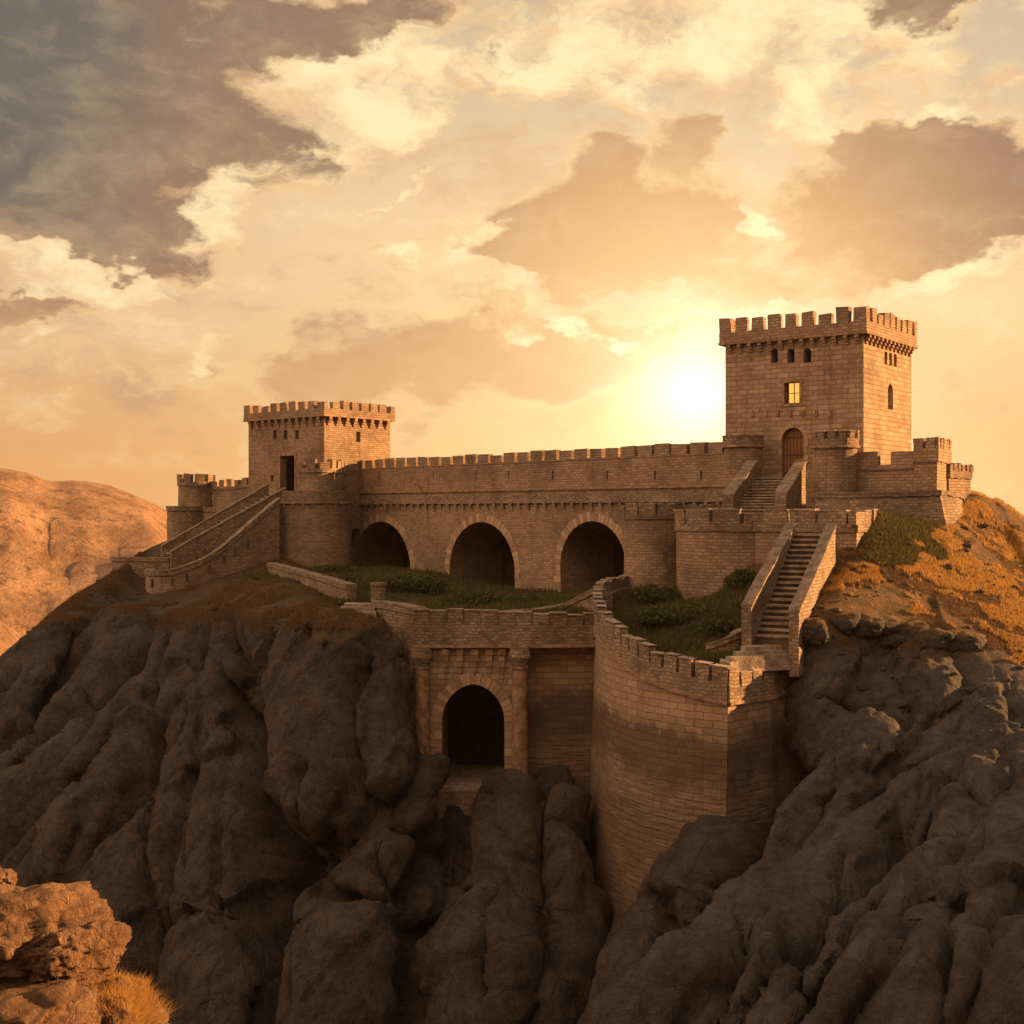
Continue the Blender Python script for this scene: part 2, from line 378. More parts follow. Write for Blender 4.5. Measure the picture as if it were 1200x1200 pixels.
def grid_obj(name, V, nr, nc, mat, uv=None, extra_smooth=True, keep=None):
    i = np.arange(nr*nc).reshape(nr, nc)
    q = np.stack([i[:-1,:-1], i[1:,:-1], i[1:,1:], i[:-1,1:]], -1).reshape(-1, 4)
    if keep is not None: q = q[keep(V[q].mean(1))]
    me = bpy.data.meshes.new(name); me.vertices.add(len(V)); me.vertices.foreach_set('co', V.astype('f').ravel())
    me.loops.add(len(q)*4); me.loops.foreach_set('vertex_index', q.ravel().astype('i'))
    me.polygons.add(len(q)); me.polygons.foreach_set('loop_start', np.arange(0, len(q)*4, 4, dtype='i'))
    me.update(calc_edges=True); me.validate(); me.materials.append(mat)
    me.shade_smooth()
    return link(bpy.data.objects.new(name, me))

# path tools
def resample(pts, step):
    pts = [Vector(p) for p in pts]; out = [pts[0].copy()]; 
    for a, b in zip(pts[:-1], pts[1:]):
        n = max(1, round(((b-a).length)/step))
        for k in range(1, n+1): out.append(a.lerp(b, k/n))
    return out
def smooth_path(pts, step):
    """catmull-rom through (x,y,ztop[,zbot]) tuples"""
    A = np.array(pts, float); A = np.vstack([2*A[0]-A[1], A, 2*A[-1]-A[-2]]); out = []
    for i in range(1, len(A)-2):
        n = max(2, int(np.linalg.norm(A[i+1][:2]-A[i][:2])/step))
        for k in range(n):
            t = k/n; out.append(.5*((2*A[i])+(-A[i-1]+A[i+1])*t+(2*A[i-1]-5*A[i]+4*A[i+1]-A[i+2])*t*t+(-A[i-1]+3*A[i]-3*A[i+1]+A[i+2])*t**3))
    out.append(A[-2]); return np.array(out)
def line_path(pts, step):
    A = np.array(pts, float); out = []
    for a, b in zip(A[:-1], A[1:]):
        n = max(1, round(np.linalg.norm((b-a)[:2])/step))
        for k in range(n): out.append(a+(b-a)*k/n)
    out.append(A[-1]); return np.array(out)
def arc_path(cx, cy, R, a0, a1, zt, zb, step=.5):
    n = max(6, int(abs(a1-a0)*math.pi/180*R/step))
    return np.array([(cx+R*math.cos(math.radians(a0+(a1-a0)*k/n)), cy+R*math.sin(math.radians(a0+(a1-a0)*k/n)), zt, zb) for k in range(n+1)])
def tangents(A):
    T = np.zeros((len(A), 2)); T[1:-1] = A[2:,:2]-A[:-2,:2]; T[0] = A[1,:2]-A[0,:2]; T[-1] = A[-1,:2]-A[-2,:2]
    return T/np.linalg.norm(T, axis=1)[:,None]
def ribbon(A, thick, off=0., batter=0., rough=.05, vstep=.8, closed_ends=True):
    """solid wall on path A (x,y,ztop,zbot); outside is to the right of travel (for travel left->right: towards the camera).
    thick goes inwards from the outside face; off moves the outside face out; batter leans the foot out per metre."""
    T = tangents(A); Nn = np.stack([T[:,1], -T[:,0]], 1)
    cum = np.concatenate([[0], np.cumsum(np.linalg.norm(np.diff(A[:,:2], axis=0), axis=1))])
    # miter scale
    n = len(A); mit = np.ones(n)
    for i in range(1, n-1):
        a = A[i,:2]-A[i-1,:2]; b = A[i+1,:2]-A[i,:2]; a /= np.linalg.norm(a); b /= np.linalg.norm(b)
        c = math.sqrt(max(.2, (1+a.dot(b))/2)); mit[i] = 1/c
    m = MB(); hmax = (A[:,2]-A[:,3]).max(); nv = max(1, int(hmax/vstep))
    def rowpts(side):
        R = []
        for k in range(nv+1):
            f = k/nv; z = A[:,3]+(A[:,2]-A[:,3])*f
            o = (off+batter*(A[:,2]-z)) if side == 0 else (-thick+0*z)
            xy = A[:,:2]+Nn*(o*mit)[:,None]
            R.append(np.column_stack([xy, z]))
        return np.array(R)
    Fr, Bk = rowpts(0), rowpts(1)
    def jig(B):
        s = B.shape; q = B.reshape(-1, 3)
        d = np.stack([fbm(q*.9, 3, .6, 31+k) for k in range(3)], 1)*rough
        return (q+d).reshape(s)
    if rough: Fr, Bk = jig(Fr), jig(Bk)
    for k in range(nv):
        for i in range(n-1):
            m.poly([Fr[k,i], Fr[k,i+1], Fr[k+1,i+1], Fr[k+1,i]], [(cum[i], Fr[k,i,2]), (cum[i+1], Fr[k,i+1,2]), (cum[i+1], Fr[k+1,i+1,2]), (cum[i], Fr[k+1,i,2])])
            m.poly([Bk[k,i+1], Bk[k,i], Bk[k+1,i], Bk[k+1,i+1]], [(cum[i+1], Bk[k,i+1,2]), (cum[i], Bk[k,i,2]), (cum[i], Bk[k+1,i,2]), (cum[i+1], Bk[k+1,i+1,2])])
    for i in range(n-1):
        m.poly([Fr[nv,i], Fr[nv,i+1], Bk[nv,i+1], Bk[nv,i]], [(cum[i], 0), (cum[i+1], 0), (cum[i+1], thick), (cum[i], thick)])
        m.poly([Fr[0,i+1], Fr[0,i], Bk[0,i], Bk[0,i+1]])
    for i, fl in ((0, 1), (n-1, 0)):
        for k in range(nv):
            q = [Fr[k,i], Fr[k+1,i], Bk[k+1,i], Bk[k,i]]
            u = [(0, Fr[k,i,2]), (0, Fr[k+1,i,2]), (thick, Bk[k+1,i,2]), (thick, Bk[k,i,2])]
            if not fl: q, u = q[::-1], u[::-1]
            m.poly(q, u)
    return m
def at_len(A, s):
    cum = np.concatenate([[0], np.cumsum(np.linalg.norm(np.diff(A[:,:2], axis=0), axis=1))])
    p = np.array([np.interp(s, cum, A[:,k]) for k in range(A.shape[1])]); e = .15
    a = [np.interp(s-e, cum, A[:,k]) for k in (0,1)]; b = [np.interp(s+e, cum, A[:,k]) for k in (0,1)]
    t = np.array(b)-np.array(a); t /= max(1e-6, np.linalg.norm(t)); return p, t
def plen(A): return float(np.sum(np.linalg.norm(np.diff(A[:,:2], axis=0), axis=1)))
def merlons(A, root, mat, w, gap, h, thick, off=0., s0=None, s1=None, cap=False):
    L = plen(A); s0 = 0 if s0 is None else s0; s1 = L if s1 is None else s1
    n = max(1, int(round((s1-s0+gap)/(w+gap)))); pitch = (s1-s0+gap)/n
    for k in range(n):
        s = s0+(k+.5)*pitch-gap/2; p, t = at_len(A, s); nn = (t[1], -t[0])
        c = (p[0]+nn[0]*(off-thick/2), p[1]+nn[1]*(off-thick/2)); ww = (pitch-gap)*random.uniform(.94, 1.05)
        m = MB(); hh = h*(random.uniform(.9, 1.06) if random.random() > .18 else random.uniform(.66, .9)); z = p[2]
        dzs = (at_len(A, min(L, s+.3))[0][2]-at_len(A, max(0, s-.3))[0][2])/.6*ww/2
        m.obox(c, t, ww, thick-.02, z-.12, z+hh-dzs*.6, jit=.06, zt2=z+hh+dzs*.6)
        me_ = m.build('merlon', mat, root)
        if cap:
            m = MB(); m.obox(c, t, ww+.05, thick+.07, z+hh+.002-dzs*.6, z+hh+.085-dzs*.6, jit=.015, zt2=z+hh+.085+dzs*.6); m.build('coping', M_slab, me_)
def corbels(A, root, mat, w, pitch, z0, z1, proj, off=0., s0=None, s1=None):
    """stepped brackets hanging under a course"""
    L = plen(A); s0 = 0 if s0 is None else s0; s1 = L if s1 is None else s1
    n = max(1, int((s1-s0)/pitch)); 
    for k in range(n):
        s = s0+(s1-s0)*(k+.5)/n; p, t = at_len(A, s); nn = (t[1], -t[0]); m = MB()
        for j in range(3):
            pr = proj*(j+1)/3; za = z0+(z1-z0)*j/3; zb = z0+(z1-z0)*(j+1)/3
            c = (p[0]+nn[0]*(off+pr/2-.05), p[1]+nn[1]*(off+pr/2-.05))
            m.obox(c, t, w-.01*j, pr+.1, za, zb, jit=.008)
        m.build('corbel', mat, root)
def ray_s(px, C, d):
    """distance along line C + s*d hit by the view ray through px; returns s and depth"""
    r = (px-600)/F; s = (r*C[1]-C[0])/(d[0]-r*d[1]); return s, C[1]+s*d[1]

def arch_outline(s, z0, zs, w, rise, pointed=False, n=14):
    pts = [(s-w/2, z0), (s+w/2, z0)]
    for k in range(n+1):
        a = math.pi*k/n; x = math.cos(a); y = math.sin(a)
        if pointed: y = y*(1.0) + (1-abs(x))**2*.05
        pts.append((s+w/2*x, zs+rise*y))
    return pts
def wall_face(m, C, d, outline, holes, depth, back=True, inner=True):
    """planar wall: C (x,y) origin, d unit dir, outward normal = (d.y,-d.x); outline & holes in (s,z)"""
    n = (d[1], -d[0])
    def w(p, k): return (C[0]+d[0]*p[0]-n[0]*k, C[1]+d[1]*p[0]-n[1]*k, p[1])
    for k in ((0, depth) if inner else (0,)):
        loops = [[Vector((a, b, 0)) for a, b in outline]]+[[Vector((a, b, 0)) for a, b in h] for h in holes]
        flat = [q for l in loops for q in l]
        for tri in geometry.tessellate_polygon(loops):
            a, b, c = [flat[i] for i in tri]
            cr = (b-a).cross(c-a).z
            if abs(cr) < 1e-7: continue
            if (cr < 0) != (k > 0): b, c = c, b
            m.poly([w((q.x, q.y), k) for q in (a, b, c)], [(q.x, q.y) for q in (a, b, c)])
    for h in holes:
        L = 0
        for i in range(len(h)):
            a, b = h[i], h[(i+1) % len(h)]; l = math.dist(a, b)
            m.poly([w(b, 0), w(a, 0), w(a, depth), w(b, depth)], [(0, L+l), (0, L), (depth, L), (depth, L+l)]); L += l
def arch_ring(m, C, d, s, zs, w, rise, thick, proud, n=19, pointed=False, leg=0):
    nn = (d[1], -d[0])
    def pt(a, r):
        x = math.cos(a); y = math.sin(a)
        if pointed: y = y+(1-abs(x))**2*.05
        return (s+(w/2+r)*x, zs+(rise+r)*y)
    def W(p, k): return (C[0]+d[0]*p[0]+nn[0]*k, C[1]+d[1]*p[0]+nn[1]*k, p[1])
    qs = []
    for k in range(n):
        a0 = math.pi*(k+.04)/n; a1 = math.pi*(k+.96)/n; th = thick*random.uniform(.88, 1.1)
        qs.append([pt(a0, -.02), pt(a0, th), pt(a1, th), pt(a1, -.02)])
    nl = int(leg/.6)
    for sd in (-1, 1):
        for j in range(nl):
            za = zs-leg+j*leg/nl+.015; zb = za+leg/nl-.03; th = thick*random.choice((.75, 1.15))
            a, b = s+sd*(w/2-.02), s+sd*(w/2+th)
            qs.append([(a, za), (b, za), (b, zb), (a, zb)])
    for q in qs:
        p = proud*random.uniform(.6, 1.3)
        f = [W(x, p) for x in q]; bk = [W(x, -.1) for x in q]
        m.poly(f); 
        for i in range(4): m.poly([f[i], f[(i+1) % 4], bk[(i+1) % 4], bk[i]])
def cyl(m, c, r0, r1, z0, z1, n=20, cap=True):
    a = [2*math.pi*k/n for k in range(n+1)]
    for k in range(n):
        m.poly([(c[0]+r0*math.cos(a[k]), c[1]+r0*math.sin(a[k]), z0), (c[0]+r0*math.cos(a[k+1]), c[1]+r0*math.sin(a[k+1]), z0),
                (c[0]+r1*math.cos(a[k+1]), c[1]+r1*math.sin(a[k+1]), z1), (c[0]+r1*math.cos(a[k]), c[1]+r1*math.sin(a[k]), z1)],
               [(a[k]*r0, z0), (a[k+1]*r0, z0), (a[k+1]*r0, z1), (a[k]*r0, z1)])
    if cap:
        m.poly([(c[0]+r1*math.cos(t), c[1]+r1*math.sin(t), z1) for t in a[:-1]])
        m.poly([(c[0]+r0*math.cos(t), c[1]+r0*math.sin(t), z0) for t in a[:-1]][::-1])

# ================================================================== TERRAIN
def cr_up(G, subs_r, subs_c):
    def up(A, subs):
        E = np.concatenate([2*A[:1]-A[1:2], A, 2*A[-1:]-A[-2:-1]]); out = []
        for i in range(1, len(E)-2):
            n = subs[i-1]
            for k in range(n):
                t = k/n; out.append(.5*((2*E[i])+(-E[i-1]+E[i+1])*t+(2*E[i-1]-5*E[i]+4*E[i+1]-E[i+2])*t*t+(-E[i-1]+3*E[i]-3*E[i+1]+E[i+2])*t**3))
        out.append(E[-2]); return np.array(out)
    A = up(G, subs_r); A = up(A.transpose(1, 0, 2), subs_c).transpose(1, 0, 2); return A
def normals(V, nr, nc):
    B = V.reshape(nr, nc, 3); du = np.gradient(B, axis=1); dv = np.gradient(B, axis=0)
    n = np.cross(dv, du); n /= np.maximum(1e-9, np.linalg.norm(n, axis=2))[...,None]; return n.reshape(-1, 3)
def slab_relief(V, slabs, cracks, warp=12, floor=-.9):
    px = 600+F*V[:,0]/V[:,1]; py = 600-F*V[:,2]/V[:,1]
    q = np.stack([px/90, py/90, px*0], 1); q2 = q*4.5
    px = px+warp*fbm(q, 4, .55, 51)+3*fbm(q2, 3, .6, 52); py = py+warp*fbm(q, 4, .55, 77)+3*fbm(q2, 3, .6, 78)
    r = np.full(len(V), floor*1.)
    for (x0, y0, w0, x1, y1, w1, amp) in slabs:
        dx, dy = x1-x0, y1-y0; t = np.clip(((px-x0)*dx+(py-y0)*dy)/(dx*dx+dy*dy), 0, 1)
        d = np.hypot(px-x0-t*dx, py-y0-t*dy)/(w0+(w1-w0)*t)
        d = d/1.2; h = amp*1.15*(1-np.minimum(d, 1.5)**3.2)
        k = .30; r = np.where(h > r, h+np.maximum(0, k-(h-r))**2/(4*k), r+np.maximum(0, k-(r-h))**2/(4*k))
    for (w, dep, *pts) in cracks:
        dm = np.full(len(V), 1e9); T = np.zeros(len(V)); n = len(pts)-1
        for i in range(n):
            (x0, y0), (x1, y1) = pts[i], pts[i+1]; dx, dy = x1-x0, y1-y0
            t = np.clip(((px-x0)*dx+(py-y0)*dy)/(dx*dx+dy*dy), 0, 1); d = np.hypot(px-x0-t*dx, py-y0-t*dy)
            T = np.where(d < dm, (i+t)/n, T); dm = np.minimum(dm, d)
        ww = w*(.35+.65*np.clip(np.minimum(T, 1-T)*5, 0, 1))
        r = r-1.8*dep*np.clip(np.minimum(T, 1-T)*6, .0, 1)*(.7*np.exp(-(dm/ww)**2)+.3*np.exp(-(dm/(ww*3.5))**2))
    return r
def terrain_patch(name, rows, subs_r, subs_c, mat, slabs, cracks, amp=1., mask=None, seed=0, shear=0.):
    """rows[r][c] = ('p',px,py,Y) or world tuple"""
    G = np.array([[P(*c[1:]) if c[0] == 'p' else c for c in r] for r in rows], float)
    A = cr_up(G, subs_r, subs_c); nr, nc = A.shape[:2]; V = A.reshape(-1, 3)
    n = normals(V, nr, nc)
    k = np.ones(len(V)) if mask is None else mask(V)
    rel = slab_relief(V, slabs, cracks)
    W2 = V+n*(rel*k)[:,None]
    n2 = normals(W2, nr, nc)
    st = np.array([1., 1., .30])
    W2s = W2.copy(); W2s[:,0] -= shear*W2s[:,2]
    wq = W2*.16; wr = np.stack([fbm(wq, 3, .5, 5+seed), fbm(wq, 3, .5, 6+seed), fbm(wq, 3, .5, 7+seed)], 1)
    big = fbm(W2s*st*.13+wr*.6, 5, .5, 11+seed, True)
    e, til, cid = voro_facet(W2s*st*.15+wr*.12, 3+seed); e2, til2, cid2 = voro_facet(W2s*np.array([1,1,.5])*.36+wr*.15, 9+seed)
    f = fbm(W2*.8, 5, .6, 21+seed)
    kk = .12+.88*k
    disp = (big*.55+np.minimum(e, .12)*4.0-.4+til*3.2+(cid-.5)*1.1)*kk*amp + (np.minimum(e2, .10)*1.8+til2*1.5+(cid2-.5)*.3)*kk*amp*.7 + f*.16*kk + fbm(W2*2.2, 4, .6, 25+seed, True)*.10*kk + fbm(W2s*np.array([1,1,.3])*.42, 4, .55, 23+seed, True)*.26*kk
    disp = np.clip(disp, -2.2, 2.2)*np.clip((np.abs((n2*(W2/np.linalg.norm(W2, axis=1)[:,None])).sum(1)))*4, .35, 1)
    W3 = W2+n2*disp[:,None]
    return grid_obj(name, W3, nr, nc, mat), W3, normals(W3, nr, nc)

p = 'p'
L_rows = [
 [(-66,182,-30),(-50,182,-9),(-42,182,-6),(-36,182,-5),(-28,182,-4),(-18,182,-5),(-8,182,-7),(4,182,-9)],
 [(-68,158,-30),(p,128,686,147),(p,190,636,158),(p,240,634,160),(p,300,632,158),(p,360,655,156),(-8,155,-9),(4,150,-9)],
 [(-70,146,-34),(p,95,698,141),(p,160,700,138),(p,235,694,136),(p,330,670,138),(p,400,685,130),(p,470,700,122),(0,112,-10)],
 [(-72,136,-40),(p,52,728,134),(p,130,718,130),(p,215,716,124),(p,300,694,116),(p,385,712,101),(p,446,744,95.5),(-5.6,96,-12)],
 [(-73,126,-46),(p,18,772,126),(p,85,785,121),(p,190,775,113),(p,295,760,104),(p,385,765,94),(p,452,800,89),(p,492,850,88.9)],
 [(-70,112,-52),(p,-35,900,112),(p,55,900,106),(p,160,900,99),(p,270,900,94),(p,380,900,87),(p,455,910,84),(p,524,935,87.4)],
 [(-66,100,-58),(p,-70,1080,103),(p,15,1080,96),(p,130,1080,90),(p,250,1080,86),(p,365,1080,82),(p,448,1080,79),(p,520,1080,83)],
 [(-62,92,-64),(p,-90,1240,97),(p,0,1240,90),(p,115,1240,84),(p,240,1240,81),(p,360,1240,78),(p,445,1240,75),(p,520,1240,79)],
 [(-56,84,-80),(-48,82,-75),(-40,80,-75),(-30,78,-75),(-22,76,-75),(-14,74,-75),(-8,72,-75),(-3,73,-75)]]
L_slabs = [(70,745,34,-60,960,60,2.2),(150,742,30,10,960,46,2.2),(232,742,26,90,960,44,2.3),(90,950,46,-60,1120,60,2.2),(262,748,14,215,845,36,2.0),(255,850,24,130,1120,60,2.9),
 (285,820,26,255,1260,66,3.0),(320,730,40,352,770,44,1.7),(390,765,58,372,930,52,3.0),(440,800,24,452,900,26,1.2),
 (400,1080,60,395,1290,74,2.6),(485,1010,26,500,1050,26,1.2),(500,900,16,508,960,24,1.4),(120,1110,50,60,1290,60,2.2)]
L_cr = [(9,3.2,(283,795),(305,850),(322,910),(328,990),(335,1090),(330,1260)),(7,1.8,(262,738),(240,800),(190,865),(188,925),(128,1010)),(4,1.1,(222,752),(188,800),(186,850)),
 (8,2.0,(170,840),(70,955),(-30,1060)),(8,2.0,(195,745),(110,835),(0,920)),(7,1.6,(125,765),(40,860),(-30,910)),(8,2.4,(338,930),(356,995),(402,1048),(455,1062)),
 (8,2.2,(522,890),(510,970),(482,1045),(462,1240)),(5,1.2,(90,1045),(190,930),(255,845)),(3,.9,(200,900),(196,1000),(202,1200)),(3,.7,(150,1010),(120,1130),(118,1220)),(4,1.0,(350,750),(343,800),(330,830)),
 (3,.8,(440,770),(425,860),(432,960)),(3,.6,(250,900),(246,1060)),(3,.6,(290,960),(283,1120)),(3,.7,(372,1080),(380,1200)),(4,.9,(300,745),(285,790)),(3,.6,(400,900),(372,985)),(3,.7,(60,900),(-20,990)),(3,.7,(40,800),(-10,860))]
def L_mask(V):
    py = 600-F*V[:,2]/V[:,1]; px = 600+F*V[:,0]/V[:,1]
    line = np.interp(px, [0, 60, 130, 215, 300, 385, 450, 500], [768, 718, 700, 706, 698, 706, 734, 768])
    k = np.clip((py-line)/45, 0, 1); k = k*k*(3-2*k)
    return np.where(V[:,1] > 143, 0, k)
left_hill, LV, LN = terrain_patch('hillside', L_rows, [8,16,30,34,46,60,54,12], [16]+[46]*6, M_rock, L_slabs, L_cr, .28, L_mask, 0, .45)
left_hill['kind'] = 'structure'

R_rows = [  # last column adds an unseen spur on the right to shade the cliffs
 [(12,140,-3),(20,140,1),(30,140,2),(40,140,2),(48,140,1),(60,140,-8),(80,140,-30)],
 [(15,112,-3),(20,112,-.5),(p,1070,588,112),(p,1125,577,110),(p,1158,583,109),(p,1225,626,112),(75,112,-25)],
 [(16,98,-4),(p,990,606,96),(p,1055,606,97),(p,1120,612,99),(p,1180,640,100),(p,1270,690,98),(68,98,-28)],
 [(16,89,-7),(p,978,668,87),(p,1050,655,88.5),(p,1120,668,90),(p,1205,690,90),(p,1310,740,88),(62,88,-32)],
 [(p,925,790,83),(p,948,736,79.8),(p,1040,732,81),(p,1130,742,81),(p,1220,765,80),(p,1340,830,78),(64,78,-10)],
 [(p,925,880,86),(p,952,838,78),(p,1035,800,78),(p,1130,805,76),(p,1230,830,74),(p,1370,900,73),(62,73,-3)],
 [(p,920,960,86),(p,958,900,76),(p,1040,880,73),(p,1130,880,71),(p,1230,900,69),(p,1380,980,68),(60,67,0)],
 [(p,890,1060,86),(p,905,1035,70),(p,1000,1000,66),(p,1110,1000,63),(p,1220,1010,61),(p,1400,1080,60),(57,58,1)],
 [(p,770,1160,80),(p,770,1150,62),(p,900,1120,58),(p,1060,1130,55),(p,1220,1140,53),(p,1420,1200,52),(53,50,-2)],
 [(p,680,1260,74),(p,680,1240,56),(p,840,1240,52),(p,1020,1250,49),(p,1220,1260,47),(p,1440,1300,46),(50,44,-12)],
 [(3,70,-75),(2,52,-60),(8,46,-60),(15,44,-60),(20,42,-60),(30,40,-60),(42,36,-65)]]
R_slabs = [(975,775,26,955,860,34,0.81),(1070,800,34,1000,830,30,0.43),(1030,865,26,885,1080,40,1.18),(1095,870,20,1050,900,30,0.56),(880,1090,24,740,1200,34,0.93),
 (1075,920,26,935,1090,40,0.99),(925,1110,26,840,1250,50,1.24),(1150,930,26,1010,1110,46,1.36),(1000,1120,30,920,1260,50,1.24),(1210,950,30,1060,1220,50,1.24),
 (1190,850,40,1130,880,36,0.43),(1200,1130,30,1130,1300,46,0.93)]
R_cr = [(7,2.0,(1052,955),(1045,1000),(990,1062),(945,1115),(905,1150)),(5,1.2,(1000,880),(955,975),(900,1050)),(6,1.6,(1115,950),(1040,1055),(965,1160),(930,1230)),(4,1.0,(1110,905),(1135,935),(1160,965)),
 (5,1.3,(880,1095),(852,1160),(846,1230)),(6,1.5,(985,1085),(905,1135),(855,1220)),(5,1.2,(1165,990),(1122,1080),(1095,1220)),(4,1.0,(1080,905),(1045,905),(1010,955)),(4,.8,(960,820),(1030,845),(1110,838)),
 (3,.6,(1060,985),(1090,1040)),(3,.6,(1000,1000),(975,1050)),(3,.7,(1080,760),(1060,800),(1090,850)),(3,.7,(1180,880),(1200,960)),(3,.6,(930,1150),(960,1200))]
def R_mask(V):
    py = 600-F*V[:,2]/V[:,1]; px = 600+F*V[:,0]/V[:,1]
    line = np.interp(px, [930, 960, 1040, 1100, 1150, 1200, 1300], [765, 765, 722, 728, 770, 790, 860])
    k = np.clip((py-line)/40, 0, 1); return k*k*(3-2*k)*(V[:,1] < 92)
right_hill, RV, RN = terrain_patch('rocky_hill', R_rows, [6,12,30,40,34,40,54,56,50,10], [16,50,46,46,40,12], M_rock_r, R_slabs, R_cr, .30, R_mask, 40, .85)
right_hill['kind'] = 'structure'

C_rows = [
 [(p,425,900,103),(p,515,925,95),(p,556,925,99),(p,596,925,95),(p,618,885,94),(p,660,870,94),(p,700,880,95),(p,725,960,94),(p,790,1000,84),(p,850,1010,84),(p,905,1010,86)],
 [(p,430,930,96),(p,517,930,90),(p,556,932,91),(p,598,935,90.5),(p,622,912,88.5),(p,665,893,90),(p,700,920,92),(p,725,1010,88),(p,790,1012,79.5),(p,850,1004,76.5),(p,905,1060,83)],
 [(p,435,990,93),(p,525,965,88),(p,556,965,89),(p,590,985,87),(p,630,960,84),(p,672,960,86),(p,702,1000,90),(p,720,1080,84),(p,785,1080,75),(p,845,1080,73.5),(p,895,1110,80)],
 [(p,430,1080,91),(p,510,1060,83),(p,545,1060,83),(p,585,1070,81),(p,630,1070,79),(p,670,1080,81),(p,700,1110,87),(p,710,1150,79),(p,770,1150,71),(p,830,1150,70),(p,870,1160,77)],
 [(p,425,1230,88),(p,500,1230,78),(p,535,1230,77),(p,575,1230,75),(p,620,1230,74),(p,662,1230,76),(p,690,1240,83),(p,700,1260,74),(p,750,1260,67),(p,810,1260,66),(p,850,1260,74)],
 [(-12,82,-75),(-6,72,-75),(-4,71,-75),(-2,70,-75),(1,69,-75),(3,70,-75),(5,74,-75),(6,68,-75),(8,62,-75),(11,61,-75),(14,66,-75)]]
C_slabs = [(622,925,14,600,990,34,2.2),(600,1010,36,550,1250,50,2.6),(548,1060,22,500,1250,34,1.6),(660,950,20,655,1060,26,1.5),(676,1060,22,660,1250,30,1.8),(640,1150,14,620,1250,26,1.5),
 (828,1020,22,765,1150,34,2.3),(852,1045,18,848,1130,28,1.3),(785,1110,30,700,1260,44,1.7)]
C_cr = [(5,1.6,(652,915),(640,1000),(642,1100)),(6,2.2,(700,900),(712,1050),(692,1230)),(5,1.5,(575,1000),(540,1100),(520,1230)),(4,1,(636,940),(690,1015),(680,1060)),(4,1.2,(835,1040),(842,1080),(828,1110)),(3,.8,(600,1080),(590,1180)),(5,1.2,(795,1060),(800,1120),(770,1200))]
center_rocks, CV, CN = terrain_patch('ravine', C_rows, [12,30,50,56,12], [14,18,22,20,22,22,16,26,26,22], M_rock, C_slabs, C_cr, .26, None, 80)
center_rocks['kind'] = 'structure'

# courtyard turf: from the front walls back to the arcade
frontA = np.array([(-13,99.5),(-9.5,95.3),(-6.6,91.3),(0,91.6),(5.2,91.8),(6.7,88),(7.4,83.5),(9,80.2),(11,78),(14,78.2),(17,82),(18,88),(19,93)])
backA  = np.array([(-33,150),(-27,155),(-21,158),(-12,150),(-3,140),(3,134),(9,127),(14,121),(18,117),(20,115),(22,112),(24,108),(24,104)])
ctrl = np.array([(-33,150,-6.6),(-20,150,-6.4),(-15,140,-6.6),(-2,133,-8.2),(8,122,-8.2),(-12,100,-7.2),(-9.5,96,-7.4),(0,93,-8.1),(5,93,-8.0),(0,110,-8.1),(10,106,-6.9),(6.8,95,-7.6),
 (8,84,-8.4),(12,79,-9.1),(15,97,-6.2),(14,94,-7.0),(17,86,-7.2),(17,91,-5.2),(19,93,-4.3),(11,95,-7.6),(18,110,-5),(24,104,-3),(-15,120,-7.0),(16,80,-8.9),(-5,122,-7.7)])
nr, nc = 150, 170
tt = np.linspace(0, 1, nc); ss_ = np.linspace(0, 1, nr)**1.3
fr = np.stack([np.interp(tt, np.linspace(0, 1, len(frontA)), frontA[:,k]) for k in (0,1)], 1)
bk = np.stack([np.interp(tt, np.linspace(0, 1, len(backA)), backA[:,k]) for k in (0,1)], 1)
XY = (fr[None]*(1-ss_[:,None,None])+bk[None]*ss_[:,None,None]).reshape(-1, 2)
d2 = ((XY[:,None]-ctrl[None,:,:2])**2).sum(2); w = 1/(d2+3)**1.6; zz = (w*ctrl[:,2]).sum(1)/w.sum(1)
CY = np.column_stack([XY, zz]); q = CY*np.array([.25,.25,0]); CY[:,2] += fbm(q, 4, .55, 91)*.45
CYn = np.tile(np.array([0,0,1.]), (len(CY), 1))
court = grid_obj('courtyard_ground', CY[::-1].copy(), nr, nc, M_green); court['kind'] = 'structure'
CY = CY

# hill added out of view behind the camera to shade the lower cliffs
hx, hy = np.meshgrid(np.linspace(-260, 200, 130), np.linspace(-260, 2, 90))
hzv = -14+np.clip((2-hy)/90, 0, 1)*90-np.clip((-hy-110)/150, 0, 1)*100-np.clip((hx-30)/120, 0, 1)*115-np.clip((-hx-170)/90, 0, 1)*60
hv = np.column_stack([hx.ravel(), hy.ravel(), hzv.ravel()]); hv[:,2] += fbm(hv*np.array([.03,.03,0]), 5, .5, 15)*6*np.clip((-hv[:,1]-6)/20, 0, 1)
vh = grid_obj('unseen_shade_hill', hv, 90, 130, M_rock); vh['kind'] = 'structure'

# wide valley floor and far mountains all round
def valley():
    n = 60; a = np.linspace(-1500, 1500, n); X, Yv = np.meshgrid(a, a); V = np.column_stack([X.ravel(), Yv.ravel(), np.full(n*n, -92.)])
    o = grid_obj('valley_ground', V, n, n, M_valley); o['kind'] = 'structure'
valley()
na, nrr = 900, 150
aa = np.linspace(-math.pi, math.pi, na); rr = 210+np.linspace(0, 1, nrr)**1.15*1150
A_, R_ = np.meshgrid(aa, rr); x = (np.sin(A_)*R_).ravel(); y = (np.cos(A_)*R_).ravel()
pxs = [-900,-400,-120,-40,0,30,60,90,130,160,200,240,400,900,1140,1300,2200]
el_top = [.02,.045,.038,.036,.034,.031,.024,.0255,.022,.014,.002,-.004,-.01,-.02,-.02,-.01,.02]
azs = [math.atan((q-600)/F) for q in pxs]
Htop = np.interp(A_.ravel(), [-math.pi]+azs+[math.pi], [.03]+el_top+[.03])
Rv = R_.ravel(); R0 = 760.
q = np.column_stack([x, y, x*0])
